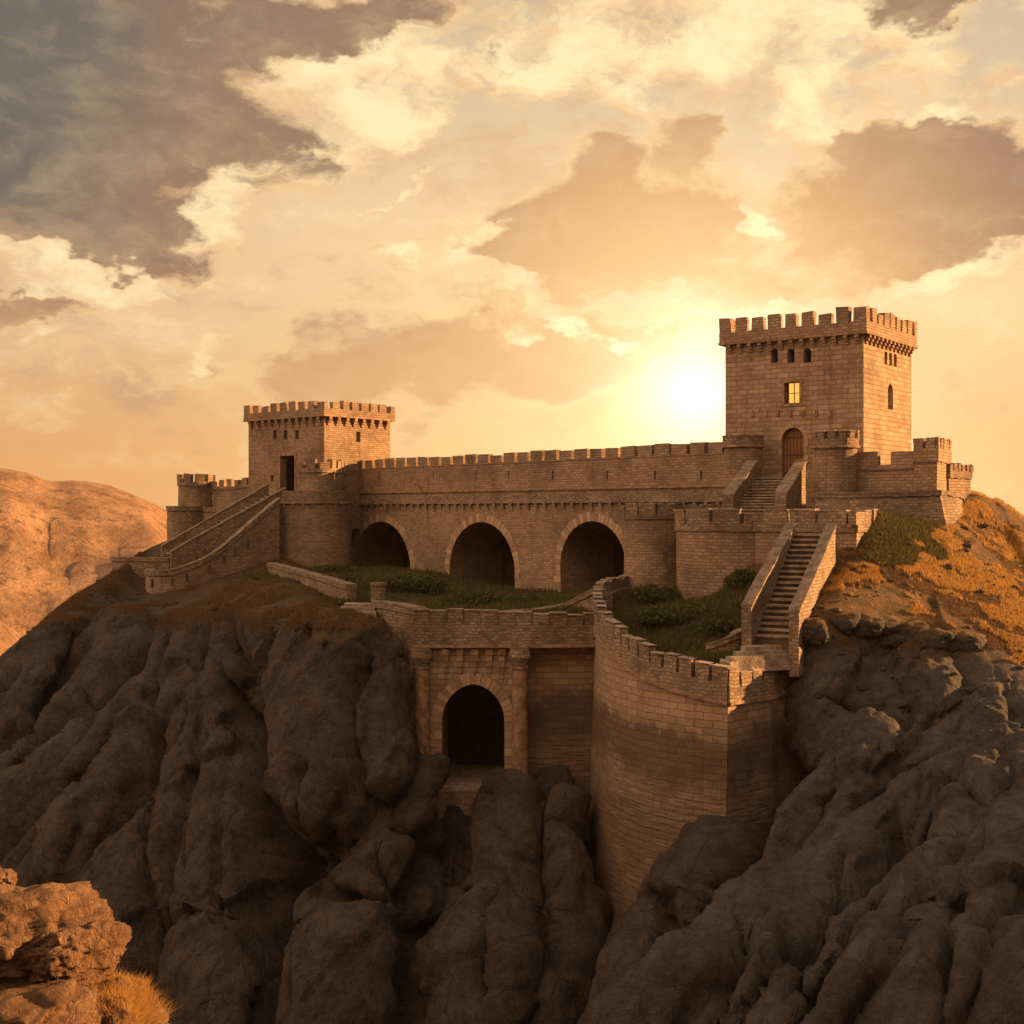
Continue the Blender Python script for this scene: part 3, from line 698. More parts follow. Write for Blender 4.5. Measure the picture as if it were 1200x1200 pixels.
wv_ = np.stack([fbm(q*.0035, 4, .5, 3), fbm(q*.0035, 4, .5, 4), x*0], 1)
rid = fbm(np.column_stack([A_.ravel()*R0*.010, Rv*.0035, x*0])+wv_*1.0, 6, .55, 12, True)
prof = np.clip((Rv-330)/(R0-330), 0, 1); prof = prof*prof*(3-2*prof)*.55+prof*.45
prof = prof-np.clip((Rv-R0)/500, 0, 1)*.8
zt = Htop*R0
gul = fbm(np.column_stack([A_.ravel()*R0*.045+wv_[:,0]*1.3, Rv*.0045+wv_[:,1]*.8, x*0+5]), 5, .55, 33, True)
fade = np.clip((Rv-300)/160, 0, 1)*(1-.85*np.clip(1-np.abs(Rv-R0)/150, 0, 1))
zm = -93+(zt+93)*prof+(rid*12+gul*6)*fade-3
# nearer spur at the far left
sp = np.exp(-((x+175)/60)**2-((y-360)/120)**2)*(60+rid*16)
zm = np.maximum(zm, -93+sp)
mt = grid_obj('mountains', np.column_stack([x, y, zm]), nrr, na, M_far); mt['kind'] = 'structure'

# ================================================================== FORTRESS
def unit(a): return (math.cos(a), math.sin(a))
def build_tower(root, C, th, Lu, Lv, z0, zpar, zmer, ztop, ov, holes_f, holes_r, holes_b, corb, nm_u, nm_v, mat):
    """C near corner; th: turn; front face runs left from C, right face runs back from C"""
    u = (-math.cos(th), math.sin(th)); v = (math.sin(th), math.cos(th))
    A = (C[0]+u[0]*Lu, C[1]+u[1]*Lu); B = (C[0]+v[0]*Lv, C[1]+v[1]*Lv); D = (A[0]+v[0]*Lv, A[1]+v[1]*Lv)
    mu = (-u[0], -u[1]); mv = (-v[0], -v[1])
    m = MB()
    def rect(L): return [(0, z0), (L, z0), (L, zpar), (0, zpar)]
    wall_face(m, A, mu, rect(Lu), holes_f, .9)          # front: s measured from the left edge
    wall_face(m, C, v, rect(Lv), holes_r, .9)
    wall_face(m, B, u, rect(Lu), holes_b, .9)           # back
    wall_face(m, D, mv, rect(Lv), [], .9)
    m.build('wall', mat, root)
    cen = ((A[0]+B[0])/2, (A[1]+B[1])/2)
    m = MB(); m.obox(cen, mu, Lu-.1, Lv-.1, zpar-.6, zpar-.15); m.build('roof', M_slab, root)
    # parapet ring as closed path, outside to the right of travel (left->right across the front)
    o = ov
    def off(pt, a, b): return (pt[0]+mu[0]*a-v[0]*b, pt[1]+mu[1]*a-v[1]*b)
    A2, C2, B2, D2 = off(A, -o, o), off(C, o, o), off(B, o, -o), off(D, -o, -o)
    for (a, b, nm, L, trim) in ((A2, C2, nm_u, Lu+2*o, 0), (C2, B2, nm_v, Lv+2*o, .7), (B2, D2, nm_u, Lu+2*o, 0), (D2, A2, nm_v, Lv+2*o, .7)):
        d = ((b[0]-a[0])/L, (b[1]-a[1])/L)
        a_ = (a[0]+d[0]*trim, a[1]+d[1]*trim); b_ = (b[0]-d[0]*trim, b[1]-d[1]*trim)
        pth = line_path([(a_[0], a_[1], zmer, zpar), (b_[0], b_[1], zmer, zpar)], .8)
        ribbon(pth, .7, rough=.03).build('parapet', M_block, root)
        n_ = (d[1], -d[0])
        m = MB(); c = ((a_[0]+b_[0])/2-n_[0]*.33, (a_[1]+b_[1])/2-n_[1]*.33); m.obox(c, d, L-2*trim+(.14 if not trim else -.14), .8, zpar+.02, zpar+.22, jit=.01); m.build('string_course', M_trim, root)
        pit = L/(nm+.0); w = pit*.70; gap = pit-w
        full = line_path([(a[0], a[1], zmer, zpar), (b[0], b[1], zmer, zpar)], .8)
        if trim: merlons(full, root, M_block, w, gap, ztop-zmer, .66, -.01, s0=w+gap*1.0, s1=L-w-gap*1.0)
        else: merlons(full, root, M_block, w, gap, ztop-zmer, .66, -.01)
    for (a, b) in ((A, C), (C, B)):
        L = math.dist(a, b); pth = line_path([(a[0], a[1], zpar, z0), (b[0], b[1], zpar, z0)], 1)
        corbels(pth, root, M_trim, corb[0], corb[1], zpar-corb[2], zpar, ov+.02, 0)
    return u, v, A, B, D
def hrect(C, d, px0, px1, y0, y1):
    """pixel-measured opening on wall plane -> (s0,s1,z0,z1)"""
    s0, Y0 = ray_s(px0, C, d); s1, Y1 = ray_s(px1, C, d); Y = (Y0+Y1)/2
    return min(s0, s1), max(s0, s1), Z_(y1, Y), Z_(y0, Y)
def R4(h): return [(h[0], h[2]), (h[1], h[2]), (h[1], h[3]), (h[0], h[3])]
def A4(h):
    w = h[1]-h[0]; return arch_outline((h[0]+h[1])/2, h[2], h[3]-w*.5, w, w*.5, n=8)

# ---- right (large) tower
C1 = (X_(1012, 108), 108.); th1 = math.radians(36)
u1 = (-math.cos(th1), math.sin(th1)); v1 = (math.sin(th1), math.cos(th1)); A1 = (C1[0]+u1[0]*12.85, C1[1]+u1[1]*12.85); mu1 = (-u1[0], -u1[1])
t1 = thing('fortress_tower', 'tall square stone keep with arched wooden door and glowing window, highest on the right', 'tower', (C1[0]-4, C1[1]+4, 0))
win = hrect(A1, mu1, 919.5, 937.5, 448, 473)
door = hrect(A1, mu1, 916, 942.5, 501, 561)
hf = [A4(hrect(A1, mu1, a, b, 408, 425)) for a, b in ((903.5, 911.5), (922.5, 931), (941.5, 950.5))]+[R4(win), A4(door)]
hr = [R4(hrect(C1, v1, a, a+3.4, 412+k*1.5, 427+k*1.5)) for k, a in enumerate((1036.5, 1042, 1047.5))]+[A4(hrect(C1, v1, 1040.5, 1046.5, 450, 480))]
# rear opening seen through the middle window: sky shows through it
B1_ = (C1[0]+v1[0]*12, C1[1]+v1[1]*12)
hb_ = hrect(B1_, u1, 921, 941, 445, 473)
hb = [R4((hb_[0], hb_[1], hb_[2], hb_[3]))]
build_tower(t1, C1, th1, 12.85, 12.0, -2, 15.0, 16.1, 17.4, .42, hf, hr, hb, (.36, .98, .75), 9, 9, M_ashlar)
def frame_of(h, C, d, root, w=.22, proud=.09, sill=True):
    m = MB(); n = (d[1], -d[0]); 
    def bx(s0, s1, za, zb): 
        c = (C[0]+d[0]*(s0+s1)/2+n[0]*(proud/2-.05), C[1]+d[1]*(s0+s1)/2+n[1]*(proud/2-.05)); m.obox(c, d, s1-s0, proud+.1, za, zb)
    bx(h[0]-w, h[0]-.003, h[2], h[3]); bx(h[1]+.003, h[1]+w, h[2], h[3]); bx(h[0]-w-.15, h[1]+w+.15, h[3]+.003, h[3]+.32)
    if sill: bx(h[0]-w-.12, h[1]+w+.12, h[2]-.22, h[2]-.003)
    m.build('window_surround', M_trim, root)
frame_of(win, A1, mu1, t1)
mg = bpy.data.materials.new('amber_glass'); mg.use_nodes = True; mg.node_tree.nodes.clear(); g = N(mg.node_tree)
tb_ = g.node('ShaderNodeBsdfTransparent'); tb_.inputs[0].default_value = (1, .60, .20, 1); gl_ = g.node('ShaderNodeBsdfGlossy'); gl_.inputs[0].default_value = (.9, .8, .6, 1); gl_.inputs['Roughness'].default_value = .2
mx = g.node('ShaderNodeMixShader'); mx.inputs[0].default_value = .06; g.l.new(tb_.outputs[0], mx.inputs[1]); g.l.new(gl_.outputs[0], mx.inputs[2]); g.l.new(mx.outputs[0], g.node('ShaderNodeOutputMaterial').inputs[0])
nn_ = (mu1[1], -mu1[0])
def wpt(s, z, k): return (A1[0]+mu1[0]*s-nn_[0]*k, A1[1]+mu1[1]*s-nn_[1]*k, z)
m = MB(); m.poly([wpt(win[0], win[2], .5), wpt(win[1], win[2], .5), wpt(win[1], win[3], .5), wpt(win[0], win[3], .5)]); pane = m.build('pane', mg, t1)
m = MB(); c = wpt((win[0]+win[1])/2, 0, .45); m.obox(c[:2], mu1, .07, .06, win[2], win[3]); m.build('mullion', M_wood, pane)
m = MB(); m.obox(c[:2], mu1, win[1]-win[0], .05, (win[2]+win[3])/2-.03, (win[2]+win[3])/2+.03); m.build('glazing_bar', M_wood, pane)
def door_leaf(h, C, d, root, inset=.45):
    m = MB(); n = (d[1], -d[0]); o = A4((h[0]+.0, h[1]-.0, h[2], h[3]))
    m.poly([(C[0]+d[0]*s-n[0]*inset, C[1]+d[1]*s-n[1]*inset, z) for s, z in o], [(s, z) for s, z in o])
    m.poly([(C[0]+d[0]*s-n[0]*(inset+.1), C[1]+d[1]*s-n[1]*(inset+.1), z) for s, z in o][::-1], [(s, z) for s, z in o][::-1])
    dr = m.build('door', M_wood, root)
    m = MB(); mid = (h[0]+h[1])/2
    for zz in np.linspace(h[2]+.5, h[3]-.9, 3):
        m = MB(); m.obox((C[0]+d[0]*mid-n[0]*(inset-.03), C[1]+d[1]*mid-n[1]*(inset-.03)), d, (h[1]-h[0])*.94, .05, zz, zz+.12)
        m.build('iron_band', M_darkin, dr)
door_leaf(door, A1, mu1, t1)
m = MB(); w = door[1]-door[0]; arch_ring(m, A1, mu1, (door[0]+door[1])/2, door[3]-w*.5, w, w*.5, .34, .06, 13, leg=door[3]-door[2]-w*.5); m.build('door_surround', M_vous, t1)
for k, px in enumerate((882, 898, 912, 927, 941, 957, 973)):      # little putlog slots under the window
    s, Yk = ray_s(px, A1, mu1); n = (mu1[1], -mu1[0])
    m = MB(); m.obox((A1[0]+mu1[0]*s+n[0]*.06, A1[1]+mu1[1]*s+n[1]*.06), mu1, .2, .24, Z_(488, Yk), Z_(481, Yk), jit=.03); m.build('projecting_stone', M_trim, t1)

# ---- left tower
C0 = (X_(380, 150), 150.); th0 = math.radians(40)
u0 = (-math.cos(th0), math.sin(th0)); v0 = (math.sin(th0), math.cos(th0)); A0 = (C0[0]+u0[0]*14, C0[1]+u0[1]*14); mu0 = (-u0[0], -u0[1])
t0 = thing('fortress_tower', 'smaller square stone tower on the left with corbelled battlements and a dark doorway', 'tower', (C0[0]-3, C0[1]+4, 0))
dr0 = hrect(A0, mu0, 329, 345.5, 534, 577)
hf = [R4(hrect(A0, mu0, a, a+4, 504, 515)) for a in (320, 332.5, 346)]+[R4(dr0), R4(hrect(A0, mu0, 317, 320.5, 557, 564))]
hr = [R4(hrect(C0, v0, 417.5, 422.5, 506, 518))]
build_tower(t0, C0, th0, 14, 10.8, -2, 11.2, 12.15, 13.15, .42, hf, hr, [], (.42, 1.25, 1.0), 9, 8, M_block)
frame_of(dr0, A0, mu0, t0, .25, .08, False)

# ---- curtain wall with the arcade
WL = np.array((X_(405, 157), 157.)); WR = np.array((X_(850, 112), 112.)); wd = (WR-WL); WLEN = float(np.linalg.norm(wd)); wd = tuple(wd/WLEN); wn = (wd[1], -wd[0])
cw = thing('curtain_wall', 'long crenellated stone curtain wall carried on three round arches between the two square towers', 'wall', ((WL[0]+WR[0])/2, (WL[1]+WR[1])/2, -8))
arches = []
for (pa, pb, ytop) in ((414, 481.5, 611), (527, 604, 611.5), (657, 734, 610.5)):
    s0, Ya = ray_s(pa, WL, wd); s1, Yb = ray_s(pb, WL, wd); Y = (Ya+Yb)/2; zt_ = Z_(ytop, Y); w = s1-s0
    arches.append(((s0+s1)/2, zt_-w*.48, w, w*.48))
m = MB()
wall_face(m, WL, wd, [(-1, -12), (WLEN, -12), (WLEN, .9), (-1, .9)], [arch_outline(s, -10.5, zs, w, rise, n=26) for s, zs, w, rise in arches], 7.5)
m.build('arcade', M_block, cw)
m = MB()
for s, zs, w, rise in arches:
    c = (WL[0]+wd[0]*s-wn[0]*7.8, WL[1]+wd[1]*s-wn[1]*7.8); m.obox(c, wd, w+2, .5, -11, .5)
m.build('arch_back', M_vault_shade, cw)
for s, zs, w, rise in arches:
    m = MB(); arch_ring(m, WL, wd, s, zs, w, rise, .85, .07, 31, leg=1.8); m.build('arch_ring', M_vous, cw)
def wline(s, off): return (WL[0]+wd[0]*s+wn[0]*off, WL[1]+wd[1]*s+wn[1]*off)
def strip(root, s0, s1, off, T, z0, z1, mat, name, jit=0):
    m = MB(); c = wline((s0+s1)/2, off-T/2); m.obox(c, wd, s1-s0, T, z0, z1, jit=jit); return m.build(name, mat, root)
strip(cw, -1, WLEN+1, .32, 2.6, .903, 1.75, M_rubble, 'band_course')
strip(cw, -1, WLEN+1, .22, 2.5, 1.753, 2.2, M_block, 'band_course')
strip(cw, -1, WLEN+1, .42, 2.7, 2.203, 2.38, M_trim, 'string_course')
pathC = line_path([(*wline(0, 0), .9, 0), (*wline(WLEN, 0), .9, 0)], 1.5)
corbels(pathC, cw, M_trim, .34, 1.32, .2, .9, .30, 0)
m = MB()
slits = []
for px in (445, 508, 558, 596, 648, 712, 768, 822):
    s, Yk = ray_s(px, WL, wd); slits.append([(s-.09, Z_(562, Yk)), (s+.09, Z_(562, Yk)), (s+.09, Z_(552, Yk)), (s-.09, Z_(552, Yk))])
upC = wline(0, .05)
wall_face(m, upC, wd, [(-.5, 2.383), (WLEN+.5, 2.383), (WLEN+.5, 5.1), (-.5, 5.1)], slits, 1.2)
m.build('upper_wall', M_block, cw)
strip(cw, -.5, WLEN+.5, .10, 1.3, 5.1, 5.22, M_trim, 'coping')
strip(cw, 0, WLEN, -2, 5, 1.9, 2.1, M_slab, 'walkway') if False else None
pathU = line_path([(*wline(2.0, .05), 5.22, 2), (*wline(WLEN-.2, .05), 5.22, 2)], 1.5)
merlons(pathU, cw, M_block, 1.75, .42, 1.0, .7, 0)

# ---- generic round/walled pieces
def walled(name, label, cat, A, thick, mat, par_h, mer, loc=None, lip=True, batter=0., parmat=None, rough=.09, deck=False, cap=False, grp=None, corb=None, base_off=0.):
    """lower body + overhanging rubble parapet + merlons.  A ztop = top of merlons"""
    mh = mer[2] if mer else 0
    mid = A[len(A)//2]
    r = thing(name, label, cat, (mid[0], mid[1], float(A[:,3].mean())), grp)
    body = A.copy(); body[:,2] = A[:,2]-mh-par_h
    ribbon(body, thick, 0, batter, rough).build('wall', mat, r)
    pr = A.copy(); pr[:,2] = A[:,2]-mh; pr[:,3] = body[:,2]+.01
    ribbon(pr, min(thick, .8), .14, 0, rough).build('parapet', parmat or M_rubble, r)
    if lip:
        lp = pr.copy(); lp[:,2] = body[:,2]+.16; lp[:,3] = body[:,2]-.03
        ribbon(lp, .5, .24, 0, .03).build('string_course', M_trim, r)
    if mer: merlons(pr, r, parmat or M_rubble, mer[0], mer[1], mh-(.08 if lip or cap else 0), .62, .13, cap=lip or cap)
    else:
        cp_ = pr.copy(); cp_[:,3] = cp_[:,2]+.003; cp_[:,2] += .11; ribbon(cp_, min(thick, .8)+.07, .18, 0, .05).build('coping', M_cope, r)
    if corb: corbels(body, r, M_trim, .3, corb, float(body[0,2])-.65, float(body[0,2])-.03, .16)
    if deck:
        m = MB(); pts = [(a[0], a[1], float(body[0,2])+deck) for a in A]; m.poly(pts); m.build('deck', M_slab, r)
    return r

# round bastion below the left tower
cx, cy = X_(367.5, 150), 150.
A = arc_path(cx, cy, 4.45, 160, 400, 2.3, -9, .45)
walled('round_bastion', 'broad round stone bastion at the foot of the left tower, left of the arches', 'bastion', A, 1.2, M_block, 1.3, None, corb=1.2, deck=.9)
A = smooth_path([(X_(349, 147), 147.4, 6.0, 2.35), (X_(357, 146), 146.2, 6.0, 2.35), (X_(372, 145.6), 145.8, 6.0, 2.35), (X_(388, 147), 147, 6.0, 2.35), (X_(401, 151), 151, 6.1, 2.35), (X_(408, 156), 156.5, 6.2, 2.35)], .5)
walled('parapet_wall', 'curved crenellated wall in front of the left tower doorway, on top of the round bastion', 'wall', A, .9, M_block, .5, (1.2, .4, 1.0), lip=False, parmat=M_block)

# far-left turret, walls
A = arc_path(X_(230, 168), 168., 2.3, 165, 385, 4.95, 0, .35)
walled('round_turret', 'small round crenellated turret left of the left tower, farthest left against the sky', 'turret', A, .7, M_block, .5, (.95, .5, 1.0), lip=False, parmat=M_block)
A = line_path([(X_(249, 167), 167, 4.2, 0), (X_(272, 165), 165, 4.2, 0), (X_(299, 163), 163, 4.6, 0)], .8)
walled('turret_wall', 'short crenellated wall joining the round turret to the left tower', 'wall', A, .8, M_block, .4, (.85, .55, .9), lip=False, parmat=M_block)
A = arc_path(X_(220, 164), 163.5, 2.45, 175, 385, .65, -6, .4)
walled('low_drum', 'low round drum wall below the far-left turret', 'bastion', A, .8, M_block, .5, None, lip=False, deck=.3)
A = line_path([(X_(239, 162), 161.8, .5, -6), (X_(285, 156), 156, .5, -6), (X_(322, 151), 151.5, .6, -6)], .8)
walled('retaining_wall', 'plain rubble retaining wall behind the left staircase', 'wall', A, .8, M_block, .5, None, lip=False)
A = smooth_path([(X_(133, 150), 150, -5.3, -10), (X_(134, 146), 145.5, -5.2, -10), (X_(160, 144), 144, -5.2, -10), (X_(198, 143), 143, -5.2, -9)], .6)
walled('low_wall', 'low rubble wall at the far left edge of the hilltop', 'wall', A, .9, M_rubble, .35, None, lip=False, deck=.2)

# ---- staircases
def stairs(name, label, a, b, z_a, z_b, width, n, side_l, side_r, zfoot, mat=M_slab):
    """a (x,y) top centre, b bottom centre"""
    a = np.array(a, float); b = np.array(b, float); d = b-a; L = np.linalg.norm(d); d /= L; s = np.array([-d[1], d[0]])
    r = thing(name, label, 'staircase', (float(b[0]), float(b[1]), float(z_b)))
    for k in range(n):
        f0 = k/n; c = a+d*(L*(f0+.5/n)); z = z_a+(z_b-z_a)*k/n
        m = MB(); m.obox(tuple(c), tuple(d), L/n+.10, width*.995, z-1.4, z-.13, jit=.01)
        st = m.build('step', M_darkin, r)  # dark riser under light tread: shade between steps put into the colour
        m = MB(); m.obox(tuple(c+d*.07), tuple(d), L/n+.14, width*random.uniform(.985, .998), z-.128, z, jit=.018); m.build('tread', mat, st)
    for (cfg, sg) in ((side_l, 1), (side_r, -1)):
        if not cfg: continue
        T, h, h1, ext0, ext1, foot = cfg
        p0 = a-d*ext0+s*sg*(width/2+(T if sg < 0 else 0)*0+ (0 if sg < 0 else 0)); p1 = b+d*ext1+s*sg*(width/2)
        # ribbon's outside is right of travel; travel a->b has right = -s
        if sg < 0: q0, q1 = p0-s*T, p1-s*T
        else: q0, q1 = p0, p1
        sl = (z_b-z_a)/L
        PA = line_path([(q0[0], q0[1], z_a+h, foot), (q1[0], q1[1], z_b+h1, foot)], .6)
        ribbon(PA, T, 0, 0, .05, .6).build('side_wall', M_rubble, r)
        lp = PA.copy(); lp[:,3] = lp[:,2]+.01; lp[:,2] += .16
        ribbon(lp, T+.08, .04, 0, .07).build('coping', M_cope, r)
    return r
# lower right staircase
ta = (X_(951, 88.2), 88.2); tb = (X_(905, 78.6), 78.6)
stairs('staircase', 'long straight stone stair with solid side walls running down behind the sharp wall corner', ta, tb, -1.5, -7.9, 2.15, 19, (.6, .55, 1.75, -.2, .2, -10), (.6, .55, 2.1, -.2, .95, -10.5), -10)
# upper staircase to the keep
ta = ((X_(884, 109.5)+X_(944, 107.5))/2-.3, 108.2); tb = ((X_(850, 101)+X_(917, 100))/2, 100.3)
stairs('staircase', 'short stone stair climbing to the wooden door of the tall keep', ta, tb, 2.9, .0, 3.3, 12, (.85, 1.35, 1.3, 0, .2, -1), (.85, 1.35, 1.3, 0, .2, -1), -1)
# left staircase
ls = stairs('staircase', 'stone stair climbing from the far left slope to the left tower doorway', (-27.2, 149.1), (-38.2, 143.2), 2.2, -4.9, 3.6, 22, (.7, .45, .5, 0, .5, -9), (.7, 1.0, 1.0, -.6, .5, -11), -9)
A = smooth_path([(X_(171, 142), 143, -6.4, -12), (X_(170, 139.5), 139.8, -6.4, -12.5), (X_(180, 138), 138.2, -6.4, -12.5), (X_(205, 138.2), 138.4, -6.2, -12), (X_(250, 140.5), 140.2, -4.6, -12), (X_(290, 143), 142.6, -1.6, -11), (X_(329, 146), 145.2, 1.5, -9.5)], .6)
lw = walled('stair_wall', 'tall sloping rubble wall with a rounded low end that carries the left staircase', 'wall', A, 1.4, M_block, .5, None, lip=False)
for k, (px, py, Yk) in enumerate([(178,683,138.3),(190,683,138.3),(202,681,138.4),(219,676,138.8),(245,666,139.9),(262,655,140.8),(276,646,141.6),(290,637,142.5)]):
    m = MB(); m.obox((X_(px, Yk), Yk-.02), (1, 0), .16, .35, Z_(py+5, Yk), Z_(py-4, Yk)); m.build('arrow_slit_shade', M_darkin, lw)  # solid dark block stands in for the shade inside the opening

# path wall on the left slope and the little pillar
A = smooth_path([(X_(314, 138), 138, Z_(660, 138), -9), (X_(345, 126), 126, Z_(668, 126), -9), (X_(380, 110), 110, Z_(678, 110), -9.5), (X_(407, 99.5), 99.5, Z_(686, 99.5), -9.8)], .5)
walled('path_wall', 'low zigzag rubble wall with flat coping running down the brown slope to the courtyard gap', 'wall', A, .7, M_rubble, .3, None, lip=False)
m = MB(); 
for k, (pa, pb, Ya, z) in enumerate(((404, 438, 97.5, -6.95), (399, 440, 96.3, -7.15), (398, 441, 95.2, -7.4))):
    m.obox((X_((pa+pb)/2, Ya), Ya), (1, 0), (pb-pa)/F*Ya, 1.2, z-.8, z, jit=.06)
tag(m.build('stone_threshold', M_slab), 'worn stone slabs filling the gap beside the short pillar', 'steps')
m = MB(); cyl(m, (X_(443.5, 97), 97), .6, .56, -9, Z_(686, 97), 14); cyl(m, (X_(443.5, 97), 97), .66, .62, Z_(686, 97)+.003, Z_(682.5, 97), 14)
tag(m.build('stone_pillar', M_rubble), 'short round stone pillar standing at the courtyard gap', 'pillar')

# ---- gate wall
GY = 90.0
gz = lambda px: np.interp(px, [437, 487, 700], [-6.75, -6.8, -7.12])
A = line_path([(X_(437, 96.5), 96.5, -6.75, -20), (X_(460, 93.5), 93.5, -6.75, -24), (X_(486, 90), 90, -6.8, -28)], .5)
walled('wing_wall', 'plain rubble wing wall between the short pillar and the gate battlements', 'wall', A, .8, M_rubble, .4, None, lip=False)
gt = thing('gatehouse', 'gate wall with a tall dark pointed archway flanked by two columns above the ravine', 'gatehouse', (X_(554, 90), 91, -19.5))
G0 = (X_(485, GY), GY); G1 = (X_(617, GY), GY); G2 = (X_(700, 91), 91.2)
m = MB(); aw = (591.5-517.5)/F*GY; asx = X_(554.5, GY)-G0[0]; azs_ = Z_(846, GY)
wall_face(m, G0, (1, 0), [(0, -27), (G1[0]-G0[0], -27), (G1[0]-G0[0], -9.3), (0, -9.3)], [arch_outline(asx, -19.6, azs_, aw, Z_(799, GY)-azs_-.25, True, 22)], 9)
m.build('gate_front', M_ashlar, gt)
m = MB(); arch_ring(m, G0, (1, 0), asx, azs_, aw, Z_(799, GY)-azs_-.25, .75, .09, 23, True, leg=3.6); m.build('arch_ring', M_vous, gt)
m = MB(); m.obox((X_(554, 99), 99.3), (1, 0), 9, .5, -21, -9); m.build('passage_back', M_vault_shade, gt)
m = MB(); m.obox((X_(554, 95), 95.0), (1, 0), aw+.6, 9.6, -20.4, -19.5); m.build('threshold', M_slab, gt)
A = line_path([(G1[0], 91.3, -9.3, -27), (G2[0]+.3, 91.6, -9.3, -27)], .6)
ribbon(A, 1.5, 0, .02, .06).build('side_panel', M_wet_shade, gt)
m = MB(); m.obox((G0[0]-.05, GY+4.5), (1, 0), .5, 9, -27, -9.35); m.build('side_panel', M_block, gt)
A = line_path([(X_(484.5, GY), GY-.1, -7.75, -9.3), (X_(560, GY), GY-.2, -7.85, -9.3), (X_(640, GY), GY-.1, -7.95, -9.35), (G2[0]+.1, GY+.5, -8.05, -9.4)], .5)
ribbon(A, .9, .25, 0, .06).build('parapet', M_rubble, gt)
merlons(A, gt, M_rubble, 1.12, .13, .9, .6, .22, cap=True)
lp = A.copy(); lp[:,2] = -9.3; lp[:,3] = -9.5
ribbon(lp, .9, .34, 0, .03).build('string_course', M_trim, gt)
A = line_path([(G1[0]+.1, 91.0, -9.51, -9.9), (G2[0]+.3, 91.3, -9.51, -9.9)], .6); ribbon(A, .9, .1, 0, .03).build('string_course', M_trim, gt)
for px, zb in ((494.5, -17.3), (609, -19.5)):
    m = MB(); c = (X_(px, GY), GY-.12)
    cyl(m, c, .60, .52, zb, -10.8, 18); col_ = m.build('column', M_trim, gt, merge=True)
    m = MB(); cyl(m, c, .53, .78, -10.8, -10.2, 18); cyl(m, c, .82, .74, -10.2, -9.55, 10); cyl(m, c, .62, .60, -10.95, -10.8, 18); m.build('capital', M_rubble, col_)
    m = MB(); cyl(m, c, .8, .64, zb-.5, zb, 16); cyl(m, c, 1.05, .85, -28, zb-.5, 14); m.build('column_base', M_rubble, col_)
for px in (522, 539, 556.5, 573, 588):
    m = MB(); c = (X_(px, GY), GY)
    for j in range(5):
        f = 1-j/5; m.obox((c[0], c[1]-.16*f), (1, 0), .42*f+.08, .36*f+.02, -9.62-.42*(j+1), -9.62-.42*j, jit=.015)
    m.build('bracket', M_trim, gt)

# inner ramp wall behind the gate battlements
A = smooth_path([(X_(560, 96), 96, Z_(719, 96), -9), (X_(620, 97), 97.5, Z_(717, 97), -9), (X_(655, 98), 99, Z_(711, 99), -9), (X_(680, 97), 98, Z_(700, 98), -9), (X_(699, 95), 95.2, Z_(690, 95), -9)], .5)
walled('ramp_wall', 'low curved inner wall rising behind the gate battlements to the curved wall', 'wall', A, 1.3, M_rubble, .3, None, lip=False, parmat=M_rubble)

# ---- big curved wall with the sharp corner
cp = [(735,109,673),(715,104,677),(701,98.5,683),(697.5,92.5,694),(702,87.5,710),(721,82.8,731),(755,79.2,754),(802,76.6,771),(853,75,783)]
A = smooth_path([(X_(a, b), b, Z_(c, b), -34) for a, b, c in cp], .42)
cvw = walled('curved_wall', 'great curved stone wall with narrow-notched battlements sweeping down to a sharp corner over the ravine', 'wall', A, 1.3, M_wet_shade, 1.15, (.92, .22, 1.0), batter=.035, rough=.05)
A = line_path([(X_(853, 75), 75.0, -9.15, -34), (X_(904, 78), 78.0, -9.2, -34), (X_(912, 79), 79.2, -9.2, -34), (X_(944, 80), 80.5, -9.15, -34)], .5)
walled('corner_wall', 'dark shaded wall face turning back to the right from the sharp corner to the rock', 'wall', A, 1.2, M_wet_shade, 1.15, (1.0, .2, 1.0), batter=.02)
m = MB(); pts = [(X_(842, 77), 76.6), (X_(856, 76), 76.0), (X_(902, 78.6), 78.9), (X_(940, 80.5), 81.2), (X_(932, 81.5), 82.4), (X_(880, 80.2), 80.4), (X_(845, 78.5), 78.6)]
def slab_poly(m, pts, z0, z1):
    m.poly([(x, y, z1) for x, y in pts]); n = len(pts)
    for i in range(n):
        a, b = pts[i], pts[(i+1) % n]; m.poly([(a[0], a[1], z0), (b[0], b[1], z0), (b[0], b[1], z1), (a[0], a[1], z1)])
slab_poly(m, pts, -11, -8.95)
tag(m.build('landing', M_slab), 'worn stone landing behind the corner battlements at the foot of the long stair', 'landing')
for k in range(3):
    m = MB(); c = (X_(897-6*k, 78.4), 78.3-.42*k); m.obox(c, (.93, .36), 3.1+.5*k, .7, -9.6, -8.15-.26*k, jit=.03)
    tag(m.build('landing_step', M_slab), ['broad worn landing step, highest of the three below the long stair', 'broad worn landing step, middle of the three below the long stair', 'broad worn landing step, lowest of the three below the long stair'][k], 'step', 'steps below the long stair')
A = smooth_path([(X_(830, 80.3), 80.6, Z_(757, 80), -10), (X_(845, 79.6), 79.8, Z_(752, 79.6), -10), (X_(862, 79.4), 79.6, Z_(744, 79.4), -10), (X_(880, 79.6), 80, Z_(738, 79.6), -10)], .4)
walled('kerb_wall', 'short low rubble wall between the green slope and the stair landing', 'wall', A, .6, M_rubble, .3, None, lip=False)

